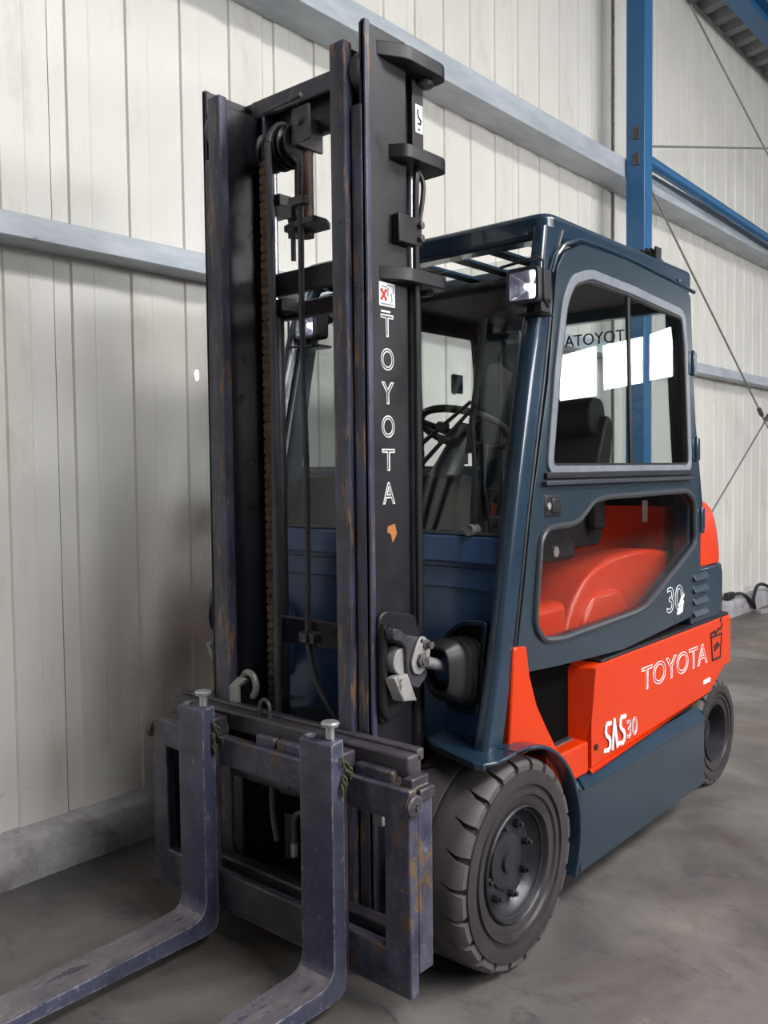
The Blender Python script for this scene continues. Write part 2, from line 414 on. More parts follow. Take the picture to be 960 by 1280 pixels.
# galvanised wall rails
def girt(name, z0, z1, y0, y1, x1=-1.035):
    mb = MB()
    poly = [(-1.132, z0), (x1, z0), (x1, z1), (-1.132, z1), (-1.132, z1-.01), (x1-.012, z1-.01), (x1-.012, z0+.012), (-1.132, z0+.012)]
    mb.prism(poly, 'y', y0, y1)
    o = mb.build(name, 'galv', bevel=.004); tag(o, kind='structure'); return o
girt('trim_1', 2.262, 2.346, -8, 20, -.988)
girt('trim_2', 3.513, 3.650, -8, 20, -.908)
girt('trim_3', .9, .94, -7.9, -7.5)
# ceiling deck of ribbed sheet with translucent strips, eave beam
cl = MB(); prof = []
k = -8.0
while k < 22:
    prof += [(k, 0), (k+.10, 0), (k+.14, -.07), (k+.24, -.07), (k+.28, 0)]; k += .28
def roof_z(x): return 5.55 + (x+1.2)*.16
def deck_piece(x0, x1, name, mat, kind):
    mb = MB()
    A = mb.verts([(x0, yy, roof_z(x0)+dz) for yy, dz in prof]); B = mb.verts([(x1, yy, roof_z(x1)+dz) for yy, dz in prof])
    for i in range(len(prof)-1): mb.face([A[i], A[i+1], B[i+1], B[i]])
    o = mb.build(name, mat, smooth=False); tag(o, kind=kind); return o
deck_piece(-1.25, 4.4, 'ceiling', 'deck', 'structure')
o = MB().prism([(6.8, roof_z(6.8)), (9, roof_z(9)), (9, roof_z(9)+.06), (6.8, roof_z(6.8)+.06)], 'y', -8, 22).build('ceiling', 'deck'); tag(o, kind='structure')
o = MB().prism([(4.4, roof_z(4.4)), (6.8, roof_z(6.8)), (6.8, roof_z(6.8)+.04), (4.4, roof_z(4.4)+.04)], 'y', -8, -2.2).build('ceiling', 'deck'); tag(o, kind='structure')
o = MB().prism([(4.4, roof_z(4.4)), (6.8, roof_z(6.8)), (6.8, roof_z(6.8)+.04), (4.4, roof_z(4.4)+.04)], 'y', 5.8, 22).build('ceiling', 'deck'); tag(o, kind='structure')
for i, yy in enumerate((-2.2, 1.8)):
    o = MB().prism([(4.4, roof_z(4.4)), (6.8, roof_z(6.8)), (6.8, roof_z(6.8)+.04), (4.4, roof_z(4.4)+.04)], 'y', yy, yy+3.6).build(f'window_{i+4}', 'skylight'); tag(o, kind='structure')
    o = MB().prism([(4.4, roof_z(4.4)), (6.8, roof_z(6.8)), (6.8, roof_z(6.8)+.04), (4.4, roof_z(4.4)+.04)], 'y', yy+3.6, yy+4).build('ceiling', 'deck'); tag(o, kind='structure')
mb = MB()
mb.box(-.84, -.68, -8, 22, 5.37, 5.385); mb.box(-.84, -.68, -8, 22, 5.545, 5.56); mb.box(-.765, -.755, -8, 22, 5.38, 5.55)
tag(mb.build('trim_4', 'blue', bevel=.003), kind='structure')
# right wall with the three bright raked windows that the door glass mirrors, and two unseen panes added for general light
rw = MB().box(8.1, 8.3, -8, 24, 0, 7.1).build('wall_right', 'rwall'); tag(rw, kind='structure')
for i, q in enumerate(([(13.5, 2.77), (15.1, 2.97), (15.1, 4.02), (13.5, 3.66)], [(15.37, 3.10), (17.4, 3.40), (17.4, 4.46), (15.3, 4.04)], [(17.7, 3.47), (19.1, 3.67), (19.1, 4.9), (17.7, 4.53)])):
    o = MB().prism(q, 'x', 8.02, 8.06).build(f'window_{i+1}', 'pane_lit'); tag(o, kind='structure')
    fr = MB().ring(inset(q, -.07), q, 'x', 7.98, 8.1).build('window_frame', 'rwall', o)
fw_ = MB().box(-1.3, 8.3, -8.3, -8.1, 0, 7.1).build('wall_front_blocker', 'deck'); tag(fw_, kind='structure')  # unseen end wall, added to block light from the front, pale to bounce some
for i in range(2):
    y0 = -1.0 + i*3.6
    o = MB().box(8.02, 8.06, y0, y0+3.1, 2.9, 4.3).build(f'window_{i+11}', 'pane_lit'); tag(o, kind='structure')
    q = [(y0, 2.9), (y0+3.1, 2.9), (y0+3.1, 4.3), (y0, 4.3)]
    MB().ring(inset(q, -.07), q, 'x', 7.98, 8.1).build('window_frame', 'rwall', o)

# blue steel column, tube strut, tie rods
c = empty('steel_column', (-.83, 3.945, 0)); tag(c, 'blue painted square steel column rising in front of the cream wall', 'column')
def at(o, e):   # keep world coordinates while parenting to an empty that is not at the origin
    o.parent = e; o.matrix_parent_inverse = Matrix.Translation(-Vector(e.location)); return o
at(MB().box(-.90, -.76, 3.88, 4.01, 0, 5.37).build('shaft', 'blue', bevel=.006), c)
at(MB().box(-.95, -.71, 3.83, 4.06, 0, .015).build('base_plate', 'blue', bevel=.003), c)
for z in (3.80, 3.62):
    p = at(MB().box(-.845, -.795, 3.870, 3.881, z-.042, z+.042).build('bolt_plate', 'steel', bevel=.004), c); tag(p, 'dark grey bolt plate')
    q = MB().cyl((-.82, 3.872, z-.005), (-.82, 3.852, z-.005), .012, 6).build('bolt', 'bright'); q.parent = p; q.matrix_parent_inverse = Matrix.Translation(-Vector(c.location))
pp = MB().cyl((-.83, 4.01, 3.665), (-.83, 9.2, 3.555), .043, 20).build('tube_strut', 'blue')
tag(pp, 'round blue steel tube running right from the blue column along the wall', 'tube')
def rod(p, q, label, nick=None):
    e = empty('tie_rod', p); tag(e, label, 'tie rod', 'steel tie rods bracing the wall')
    at(MB().cyl(p, q, .0085, 8).build('rod', 'rod'), e)
    if nick:
        P, Q = Vector(p), Vector(q); d = (Q-P).normalized(); c_ = P + d*nick
        o = MB().tube([c_-d*.07, c_-d*.05, c_+d*.05, c_+d*.07], [.012, .022, .022, .012], 8).build('turnbuckle', 'steel'); at(o, e)
rod((-.86, 4.92, 5.10), (-.86, 8.53, 3.84), 'upper steel tie rod slanting down to the right from the roof corner')
rod((-.80, 4.01, 3.74), (-.80, 8.53, 4.90), 'thin steel tie rod that crosses the upper bay just above the blue tube')
rod((-.86, 4.01, 3.62), (-.86, 9.38, .31), 'lower steel tie rod slanting down behind the cab roof to the right', 3.15)
rod((-.83, 4.01, .25), (-.83, 9.38, 3.452), 'steel tie rod rising to the right from behind the orange counterweight', 3.25)

# black cable with plug and a pale batten lying on the curb and floor, far right
cab = empty('cable', (-.95, 7.1, 0)); tag(cab, 'black cable with a plug lying in loops by the wall at the far right', 'cable')
pth = [(-1.07, 6.56, .20), (-1.03, 6.70, .205), (-1.00, 6.84, .14), (-.99, 6.98, .03), (-.985, 6.93, .10), (-.99, 6.98, .19), (-1.0, 7.10, .245), (-1.0, 7.28, .235), (-.99, 7.46, .17), (-.97, 7.62, .02), (-.96, 7.85, .018), (-.95, 8.2, .018)]
def smooth_path(p, n=6):
    p = [Vector(q) for q in p]; out = []
    for i in range(len(p)-1):
        a, b, c_, d = p[max(i-1, 0)], p[i], p[i+1], p[min(i+2, len(p)-1)]
        for k in range(n):
            t = k/n; out.append(.5*((2*b)+(c_-a)*t+(2*a-5*b+4*c_-d)*t*t+(3*b-a-3*c_+d)*t**3))
    return out + [p[-1]]
at(MB().tube(smooth_path(pth), .017, 8).build('cord', 'rubber'), cab)
at(MB().box(-1.10, -1.045, 6.42, 6.58, .166, .235).build('plug', 'black', bevel=.01), cab)
bt = MB().hexa([(-.93, 6.82, .0), (-.87, 6.80, .0), (-.70, 7.9, .0), (-.76, 7.92, .0), (-.93, 6.82, .035), (-.87, 6.80, .035), (-.70, 7.9, .035), (-.76, 7.92, .035)]).build('batten', 'deck', bevel=.003)
tag(bt, 'pale wooden batten lying on the floor in front of the black cable', 'batten')

# ================================================================== FORKLIFT
F = empty('forklift'); tag(F, 'orange and slate blue electric forklift with closed cab and black mast, parked beside the wall', 'forklift')
S2 = (1, -1)
def mir(s, x0, x1): return (x0, x1) if s > 0 else (-x1, -x0)

# ---- chassis and counterweight
ch = MB().prism([(.40, .10), (1.55, .12), (1.60, .50), (1.60, .72), (.42, .72)], 'x', -.50, .50)
ch.box(-.30, .30, -.16, .45, .14, .62)
ch.build('chassis', 'black', F, .01)
MB().box(-.36, .36, -.05, .05, .25, .36).build('drive_axle', 'steel', F, .01)
def tail(name, mat, x, y0, stack, label=None):
    # stack of (z, rear shift, side shift): plan outline with rounded, inward-tapering rear corners
    mb = MB(); rows = []
    half = [(x, y0), (x, 1.70), (x-.006, 1.765), (x-.030, 1.82), (x-.075, 1.93), (x-.13, 2.06), (x-.19, 2.13), (x-.28, 2.165)]
    for z, dr, dsd in stack:
        pts = []
        for px, py in half:
            k = max(0, (py-1.60)/.56); pts.append((px-dsd, py-dr*k))
        rows.append(mb.verts([(px, py, z) for px, py in pts] + [(-px, py, z) for px, py in pts[::-1]]))
    L = len(rows[0])
    for A_, B_ in zip(rows[:-1], rows[1:]):
        for q in range(L): mb.face([A_[q], A_[(q+1) % L], B_[(q+1) % L], B_[q]])
    mb.face(rows[0][::-1]); mb.face(rows[-1])
    o = mb.build(name, mat, F, .008, 3, ang=28)
    if label: o['label'] = label
    return o
tail('counterweight', 'orange', .578, 1.60, [(.50, .5, .04), (.56, .10, .004), (.60, .03, 0), (.80, .0, 0)])
tail('rear_band', 'cab', .568, 1.40, [(.805, .01, .0), (.99, .02, .0), (1.03, .04, .004)], 'slate blue band above the orange counterweight')
tail('rear_cowl', 'orange', .560, 1.52, [(1.032, .08, .0), (1.08, .09, .0), (1.16, .13, .003), (1.22, .19, .008), (1.27, .28, .016), (1.30, .40, .03)])
MB().box(-.44, .44, 1.44, 1.56, .80, 1.34).build('rear_bulkhead', 'orange', F, .02)

# ---- side body, both sides
for s in S2:
    a, b = mir(s, .50, .58)
    bc = MB()
    xo, xi = s*.58, s*.50
    # battery cover with a flared front corner
    side = [(.52, .445), (1.57, .49), (1.745, .58), (1.82, .58), (1.82, .80), (.52, .79)]
    bc.prism(side, 'x', a, b)
    bc.hexa([(s*.49, .49, .52), (s*.58, .52, .445), (s*.50, .62, .45), (s*.44, .6, .52), (s*.49, .49, .79), (s*.58, .52, .79), (s*.5, .62, .79), (s*.44, .6, .79)])
    o = bc.build('battery_cover', 'orange', F, .012, 3)
    MB().prism([(.60, .785), (1.80, .795), (1.80, .812), (.60, .80)], 'x', *mir(s, .44, .575)).build('cover_ledge', 'black', o, .003)
    if s > 0:
        B = o
        lettering('TOYOTA', 'lettering', 'white', o, (.5795, .905, .632), (0, 1, -.004), (0, 0, 1), .64, .088, .017, 'white outlined lettering across the orange side')
        wd = .019
        def ess(u): return [(u, .004), (u+.030, .0), (u+.040, .008), (u+.042, .026), (u+.036, .038), (u+.014, .054), (u+.008, .066), (u+.010, .084), (u+.018, .092), (u+.046, .090)]
        A_ = [ess(0), [(.058, -.002), (.072, .094), (.094, -.002)], ess(.108)]
        strokes(A_, 'lettering', 'white', o, (.5800, .612, .484), (0, 1, 0), (0, 0, 1), .014, label='bold white letters')
        lettering('30', 'lettering', 'white', o, (.5795, .785, .487), (0, 1, 0), (0, 0, 1), .085, .066, .016, 'white outlined number 30')
        pic = [[(.0, .0), (.09, .0), (.105, .10), (-.015, .10), (0, 0)], [(-.02, .10), (-.02, .115), (.02, .12), (.03, .11), (.07, .125), (.09, .12), (.11, .14)], [(.02, .04), (.075, .055)], [(.02, .055), (.06, .065)], [(.088, .155), (.094, .165)]]
        strokes(pic, 'emblem', 'dark', o, (.5800, 1.60, .63), (0, 1, 0), (0, 0, 1), .009, label='black line drawing of a lifting battery')
        MB().box(.579, .5815, 1.50, 1.575, .545, .562).build('sticker', 'white', o)
        MB().cyl((.578, .555, .515), (.5815, .555, .515), .011, 14).build('screw_hole', 'dark', o)
    # step box in front of the battery cover, block coloured near-black for the foot well's shade, orange gusset behind the pillar
    st = MB().box(*mir(s, .30, .578), .262, .505, .44, .548).build('step', 'orange', F, .008)
    MB().box(*mir(s, .33, .53), .30, .49, .548, .552).build('step_tread', 'steel', st)
    g = [(.062, .93), (.13, .925), (.148, .83), (.19, .73), (.24, .66), (.30, .58), (.34, .53), (.26, .46), (.24, .58), (.16, .60), (.03, .60)]
    MB().prism(rounded(g, .012, 2), 'x', *mir(s, .50, .572)).build('side_gusset', 'orange', F, .006)
    MB().box(*mir(s, .28, .506), .14, .515, .50, .845).build('foot_well_shade', 'well_shade', F)
    # lower skirt with a bevelled top ledge
    sk = MB().prism([(.555, .445), (.587, .40), (.587, .13), (.52, .12), (.48, .12), (.48, .445)] if s > 0 else [(-.555, .445), (-.48, .445), (-.48, .12), (-.52, .12), (-.587, .13), (-.587, .40)], 'y', .43, 1.50)
    sk = sk.build('side_skirt', 'door', F, .006)
    lg = MB().hexa([(s*.559, .45, .4500), (s*.5935, .45, .404), (s*.5935, 1.49, .404), (s*.559, 1.49, .4500), (s*.553, .45, .440), (s*.585, .45, .395), (s*.585, 1.49, .395), (s*.553, 1.49, .440)]).build('ledge_strip', 'cab', sk)
    # fender: flat top plate with the pillar on it, then a quarter arch
    arcp = arc(.03, .310, .340, 86, -26, 22)
    fd = MB().strip([(-.02, .650)] + arcp, *mir(s, .36, .628), .012)
    top = [(.335, -.06), (.39, -.10), (.585, -.165), (.612, -.155), (.628, -.12), (.628, -.02), (.628, .06), (.335, .06)]
    rp = rounded(top, [.02, .03, .02, .02, .02, 0, 0, 0], 3)
    fd.prism([(s*x, y_) for x, y_ in rp], 'z', .638, .650)
    lip = [(.37, -.088), (.39, -.10), (.585, -.165), (.612, -.155)]
    for p, q in zip(lip[:-1], lip[1:]):
        fd.hexa([(s*p[0], p[1], .628), (s*q[0], q[1], .628), (s*q[0], q[1]+.012, .628), (s*p[0], p[1]+.012, .628), (s*p[0], p[1], .648), (s*q[0], q[1], .648), (s*q[0], q[1]+.012, .648), (s*p[0], p[1]+.012, .648)])
    fd.build('front_fender', 'cab', F, .004)

# ---- wheels
def tyre_lathe(cx, c, R_, w, s):
    h = w/2
    prof = [(-h+.02, R_*.60), (-h, R_*.66), (-h-.004, R_*.80), (-h+.004, R_*.90), (-h+.03, R_*.945), (-h*.55, R_*.955), (-h*.52, R_*.99), (0, R_), (h*.52-.02, R_*.99), (h*.52, R_*.95), (h-.025, R_*.945), (h-.004, R_*.91), (h-.008, R_*.895), (h+.005, R_*.885), (h+.007, R_*.80), (h+.004, R_*.755), (h-.005, R_*.745), (h-.005, R_*.715), (h+.003, R_*.705), (h+.002, R_*.66), (h-.006, R_*.645), (h-.008, R_*.59), (h-.014, R_*.55), (h-.02, R_*.50)]
    return [(s*a, r) for a, r in prof]
def front_wheel(s):
    w, R_ = .27, .305; cx = s*(.61-w/2); c = (cx, .03, .305)
    T = MB().lathe(tyre_lathe(cx, c, R_, w, s), c, 'x', 72, cap=False).build('front_wheel', 'wall_rub', F, ang=24)
    h = w/2; n = 22; proto = None
    # outer shoulder lugs: wedge blocks with skewed edges, narrow gaps inside and wide gaps at the shoulder
    for side in (1, -1):
        proto = None
        for k in range(n):
            if proto is None:
                lug = MB(); P = []
                stations = [(h*.50, 7.9, .0, .998, .90), (h*.62, 7.7, 1.2, .999, .90), (h*.78, 7.0, 3.2, .995, .90), (h*.93, 6.6, 3.8, .975, .90), (h*1.0, 6.2, 4.0, .945, .89), (h*1.0, 6.0, 4.0, .905, .88)]
                rows = []
                for (x, half, sh, ro, ri) in stations:
                    row = []
                    for t in (-1, -.5, 0, .5, 1):
                        an = R(half*t + sh); row.append((s*side*x, math.cos(an)*R_*ro, math.sin(an)*R_*ro))
                    for t in (1, -1):
                        an = R(half*t + sh); row.append((s*side*x, math.cos(an)*R_*ri, math.sin(an)*R_*ri))
                    rows.append(lug.verts(row))
                for A_, B_ in zip(rows[:-1], rows[1:]):
                    for q in range(7): lug.face([A_[q], A_[(q+1) % 7], B_[(q+1) % 7], B_[q]])
                lug.face(rows[0][::-1]); lug.face(rows[-1])
                proto = lug.build('tread_lug', 'tyre', T, ang=40); o = proto
            else: o = copy_part(proto, T)
            o.location = c; o.rotation_euler = (2*math.pi*k/n + (0 if side > 0 else .14), 0, 0)
    MB().lathe([(s*a, r) for a, r in [(-h*.53, R_*.985), (-h*.5, R_*1.0), (h*.02, R_*1.003), (h*.06, R_*.992), (h*.10, R_*.992), (h*.14, R_*1.002), (h*.53, R_*.998), (h*.53, R_*.9), (-h*.53, R_*.9)]], c, 'x', 72, True).build('tread_band', 'tyre', T)
    rim = [(h-.024, R_*.555), (h-.006, R_*.550), (h-.002, R_*.535), (h-.008, R_*.52), (h-.024, R_*.505), (h-.034, R_*.49), (h-.048, R_*.45), (h-.056, R_*.43), (h-.056, R_*.27), (h-.046, R_*.26), (h-.044, R_*.23), (h-.044, R_*.11), (h-.034, R_*.10), (h-.032, .001)]
    RM = MB().lathe([(s*a, r) for a, r in rim], c, 'x', 56, cap=False).build('rim', 'rim', T)
    for k in range(8):
        t = 2*math.pi*(k+.3)/8; y_, z_ = c[1]+math.cos(t)*R_*.355, c[2]+math.sin(t)*R_*.355
        MB().cyl((c[0]+s*(h-.06), y_, z_), (c[0]+s*(h-.036), y_, z_), .0125, 6).cyl((c[0]+s*(h-.04), y_, z_), (c[0]+s*(h-.026), y_, z_), .007, 10).build('lug_nut', 'rim', T, .001)
    return T
def rear_wheel(s):
    w, R_ = .17, .240; cx = s*(.495-w/2); c = (cx, 1.885, R_); h = w/2
    T = MB().lathe(tyre_lathe(cx, c, R_, w, s), c, 'x', 56, cap=False).build('rear_wheel', 'wall_rub', F, ang=24)
    proto = None
    for k in range(24):
        if proto is None:
            lug = MB(); rows = []
            for (x, half, sh, ro, ri) in [(h*.45, 6.8, 0, .998, .9), (h*.8, 5.6, 2, .995, .9), (h*.97, 5.2, 2.5, .96, .9), (h*1.0, 5, 2.5, .90, .88)]:
                row = [(s*x, math.cos(R(half*t+sh))*R_*ro, math.sin(R(half*t+sh))*R_*ro) for t in (-1, 0, 1)] + [(s*x, math.cos(R(half*t+sh))*R_*ri, math.sin(R(half*t+sh))*R_*ri) for t in (1, -1)]
                rows.append(lug.verts(row))
            for A_, B_ in zip(rows[:-1], rows[1:]):
                for q in range(5): lug.face([A_[q], A_[(q+1) % 5], B_[(q+1) % 5], B_[q]])
            lug.face(rows[0][::-1]); lug.face(rows[-1])
            proto = lug.build('tread_lug', 'tyre', T, ang=40); o = proto
        else: o = copy_part(proto, T)
        o.location = c; o.rotation_euler = (2*math.pi*k/24, 0, 0)
    MB().lathe([(s*a, r) for a, r in [(-h*.9, R_*.97), (-h*.5, R_*.998), (h*.47, R_*.998), (h*.47, R_*.9), (-h*.9, R_*.9)]], c, 'x', 48, True).build('tread_band', 'tyre', T)
    MB().lathe([(s*a, r) for a, r in [(h-.024, R_*.555), (h-.002, R_*.545), (h-.004, R_*.52), (h-.05, R_*.47), (h-.085, R_*.45), (h-.085, R_*.25), (h-.05, R_*.22), (h-.05, .001)]], c, 'x', 40, cap=False).build('rim', 'rim', T)
    return T
for s in S2: front_wheel(s); rear_wheel(s)

# ---- cab: pillars, front panel, roof
PF = [(-.072, .648), (-.006, .904), (.046, 1.155), (.082, 1.324), (.118, 1.487), (.166, 1.713), (.215, 1.908), (.262, 2.072), (.30, 2.20)]
PB = [(.008, .648), (.068, .904), (.118, 1.155), (.151, 1.324), (.190, 1.487), (.243, 1.713), (.282, 1.908), (.325, 2.072), (.40, 2.20)]
for s in S2:
    mb = MB(); rows = []
    for (yf, z), (yb, z2) in zip(PF, PB):
        x1 = .563 if z < 1.9 else .563 - (z-1.9)*.08
        rows.append(mb.verts([(s*(x1-.022), yf-.001, z), (s*(x1-.010), yf+.002, z), (s*(x1-.003), yf+.008, z), (s*x1, yf+.018, z), (s*x1, yb, z2), (s*(x1-.050), yb, z2), (s*(x1-.056), yf+.025, z), (s*(x1-.042), yf, z)]))
    for A_, B_ in zip(rows[:-1], rows[1:]):
        for q in range(8): mb.face([A_[q], A_[(q+1) % 8], B_[(q+1) % 8], B_[q]])
    mb.face(rows[0][::-1]); mb.face(rows[-1])
    p = mb.build('front_pillar', 'cab', F, ang=45)
    MB().tube([(s*(.561 if z < 1.9 else .561-(z-1.9)*.08), yb+.004, z) for yb, z in PB[1:]], .007, 8).build('door_seal', 'rubber', p)
    # rear pillar
    rp = [(1.385, .86), (1.60, 1.03), (1.55, 1.30), (1.45, 1.72), (1.38, 2.10), (1.40, 2.17), (1.30, 2.19), (1.30, 2.09), (1.34, 1.72), (1.40, 1.30)]
    if s > 0: MB().prism(rp, 'x', .49, .556).build('rear_pillar', 'cab', F, .008)
    else: MB().box(-.55, -.32, 1.52, 1.58, .82, 2.18).build('rear_pillar', 'cab', F, .012)
# rear cross frame and rear window
MB().box(-.50, .50, 1.38, 1.44, 2.08, 2.18).box(-.50, .50, 1.44, 1.50, 1.28, 1.36).build('rear_frame', 'cab', F, .006)
rwn = MB().hexa([(-.49, 1.462, 1.36), (.49, 1.462, 1.36), (.49, 1.468, 1.36), (-.49, 1.468, 1.36), (-.49, 1.402, 2.08), (.49, 1.402, 2.08), (.49, 1.408, 2.08), (-.49, 1.408, 2.08)]).build('rear_window', 'glass', F)
lettering('TOYOTA', 'lettering', 'dark', rwn, (.270, 1.4135, 1.985), (-1, 0, 0), (0, -.083, 1), .285, .05, 0, 'black lettering read from behind')

# front panel under the windscreen
fp = MB()
def pf_y(z):
    for (y0, z0), (y1, z1) in zip(PF[:-1], PF[1:]):
        if z0 <= z <= z1: return y0 + (y1-y0)*(z-z0)/(z1-z0)
    return PF[-1][0]
fp.hexa([(-.51, .03, .60), (.51, .03, .60), (.51, .09, .60), (-.51, .09, .60), (-.51, .085, 1.17), (.51, .085, 1.17), (.51, .13, 1.17), (-.51, .13, 1.17)])
FP = fp.build('front_panel', 'panel', F, .006)
fl = MB().hexa([(-.51, .062, 1.165), (.51, .062, 1.165), (.51, .13, 1.165), (-.51, .13, 1.165), (-.51, .085, 1.245), (.51, .085, 1.245), (.51, .13, 1.245), (-.51, .13, 1.245)]).build('scuttle', 'panel', FP, .006)
MB().hexa([(-.50, .068, 1.085), (.50, .068, 1.085), (.50, .10, 1.085), (-.50, .10, 1.085), (-.50, .078, 1.150), (.50, .078, 1.150), (.50, .11, 1.150), (-.50, .11, 1.150)]).build('scuttle_lip', 'panel', FP, .004)
# windscreen: follows the pillar line
ws = MB(); rows = []
for z in (1.245, 1.33, 1.436, 1.53, 1.63, 1.735, 1.835, 1.95, 2.075, 2.12):
    y_ = pf_y(z) + .045; rows.append(ws.verts([(-.505, y_, z), (.505, y_, z), (.505, y_+.005, z), (-.505, y_+.005, z)]))
for A_, B_ in zip(rows[:-1], rows[1:]):
    for q in range(4): ws.face([A_[q], A_[(q+1) % 4], B_[(q+1) % 4], B_[q]])
ws.face(rows[0][::-1]); ws.face(rows[-1])
WS = ws.build('windshield', 'wglass', F)
rub = MB()
rub.tube([(.497, pf_y(z)+.04, z) for z in (1.25, 1.436, 1.63, 1.835, 2.075, 2.11)], .010, 8)
rub.tube([(-.497, pf_y(z)+.04, z) for z in (1.25, 1.436, 1.63, 1.835, 2.075, 2.11)], .010, 8)
rub.tube([(-.5, pf_y(1.25)+.04, 1.25), (.5, pf_y(1.25)+.04, 1.25)], .010, 8)
rub.build('windshield_seal', 'seal', WS)

# roof: perimeter frame, slats over the front half, solid rear half
RO = rounded([(-.54, .31), (.54, .31), (.53, 1.50), (-.53, 1.50)], .05, 4)
RI = rounded([(-.455, .395), (.455, .395), (.455, 1.36), (-.455, 1.36)], .05, 4)
rf = MB().ring(RO, RI, 'z', 2.165, 2.245).build('roof_frame', 'cab', F, .018, 3)
for s in S2:    # sloping side rail with a drip gutter
    MB().tube([(s*.560, .300, 2.05), (s*.562, .325, 2.105), (s*.562, .375, 2.148), (s*.562, .47, 2.180), (s*.560, .62, 2.187), (s*.556, .9, 2.184), (s*.553, 1.2, 2.170), (s*.552, 1.45, 2.155)], .0075, 8).build('drip_gutter', 'cab', rf)
for k in range(6):
    x = -.40 + k*.16
    MB().box(x-.026, x+.026, .38, .86, 2.190, 2.204).build('roof_slat', 'cab', rf, .004)
rp_ = MB().box(-.46, .46, .84, 1.38, 2.18, 2.225).build('roof_panel', 'cab', rf, .005)
hl = MB().box(-.45, .45, .70, 1.36, 2.12, 2.165); hl.box(-.47, -.43, .40, 1.36, 2.05, 2.16)
hl.build('headliner', 'vinyl', F, .02)
cmb = MB().box(.27, .50, 1.22, 1.27, 2.245, 2.262)
for k in range(12): cmb.box(.275+k*.019, .283+k*.019, 1.22, 1.27, 2.26, 2.305+.004*(k % 2))
cmb = cmb.build('roof_vent', 'black', F); tag(cmb, 'black finned vent on the rear of the roof')

# ---- side doors
DOOR = [(.066, .847), (.122, 1.107), (.17, 1.357), (.205, 1.487), (.262, 1.713), (.298, 1.95), (.318, 2.066), (.362, 2.122), (.48, 2.166), (.80, 2.172), (1.25, 2.150), (1.37, 2.128), (1.405, 1.80), (1.46, 1.395), (1.475, 1.06), (1.41, .86), (1.40, .842), (.782, .807), (.33, .829)]
WIN = [(.272, 1.452), (.322, 1.77), (.366, 1.965), (.415, 2.035), (.53, 2.070), (.84, 2.062), (1.275, 2.036), (1.305, 1.92), (1.352, 1.452)]
WINR = [(.285, 1.452), (.340, 1.77), (.384, 1.965), (.43, 2.035), (.53, 2.085), (.84, 2.095), (1.50, 2.095), (1.52, 1.92), (1.52, 1.452)]
DOORR = [(.066, .847), (.122, 1.107), (.17, 1.357), (.205, 1.487), (.262, 1.713), (.298, 1.95), (.318, 2.066), (.362, 2.122), (.48, 2.166), (.80, 2.172), (1.52, 2.172), (1.58, 2.13), (1.58, 1.06), (1.41, .86), (1.40, .842), (.782, .807), (.33, .829)]
LOW = [(.18, .98), (.215, 1.235), (.25, 1.262), (.42, 1.268), (.475, 1.29), (.545, 1.336), (.64, 1.346), (1.33, 1.350), (1.405, 1.31), (1.413, 1.14), (1.236, 1.062), (.945, .945), (.85, .935), (.33, .920), (.225, .932)]
def door_plate(o_loop, holes, x0, x1):
    """flat sheet with cut-outs"""
    bm = bmesh.new(); edges = []
    for lp in [o_loop] + holes:
        vs = [bm.verts.new((0, y_, z_)) for y_, z_ in lp]
        edges += [bm.edges.new((vs[i], vs[(i+1) % len(vs)])) for i in range(len(vs))]
    bmesh.ops.triangle_fill(bm, use_beauty=True, use_dissolve=False, edges=edges)
    def inside(p, poly):
        r_ = False
        for i in range(len(poly)):
            (a, b), (c_, d) = poly[i-1], poly[i]
            if (b > p[1]) != (d > p[1]) and p[0] < (c_-a)*(p[1]-b)/(d-b)+a: r_ = not r_
        return r_
    kill = [f for f in bm.faces if any(inside((f.calc_center_median().y, f.calc_center_median().z), h) for h in holes)]
    bmesh.ops.delete(bm, geom=kill, context='FACES')
    g = bmesh.ops.extrude_face_region(bm, geom=bm.faces[:])
    for v in g['geom']:
        if isinstance(v, bmesh.types.BMVert): v.co.x = x1
    for v in bm.verts:
        if abs(v.co.x) < 1e-9: v.co.x = x0
    mb = MB(); mb.bm.free(); mb.bm = bm; return mb
Wr, Lr = rounded(WIN, .03, 3), rounded(LOW, .03, 3)
def Wr_clip(poly, yc, side):     # the part of a loop in front of (1) or behind (-1) the line y = yc
    out = []
    for i in range(len(poly)):
        a, b = poly[i-1], poly[i]; ia, ib = (yc-a[0])*side >= 0, (yc-b[0])*side >= 0
        if ia != ib:
            t = (yc-a[0])/(b[0]-a[0]); out.append((yc, a[1]+(b[1]-a[1])*t))
        if ib: out.append(b)
    return out
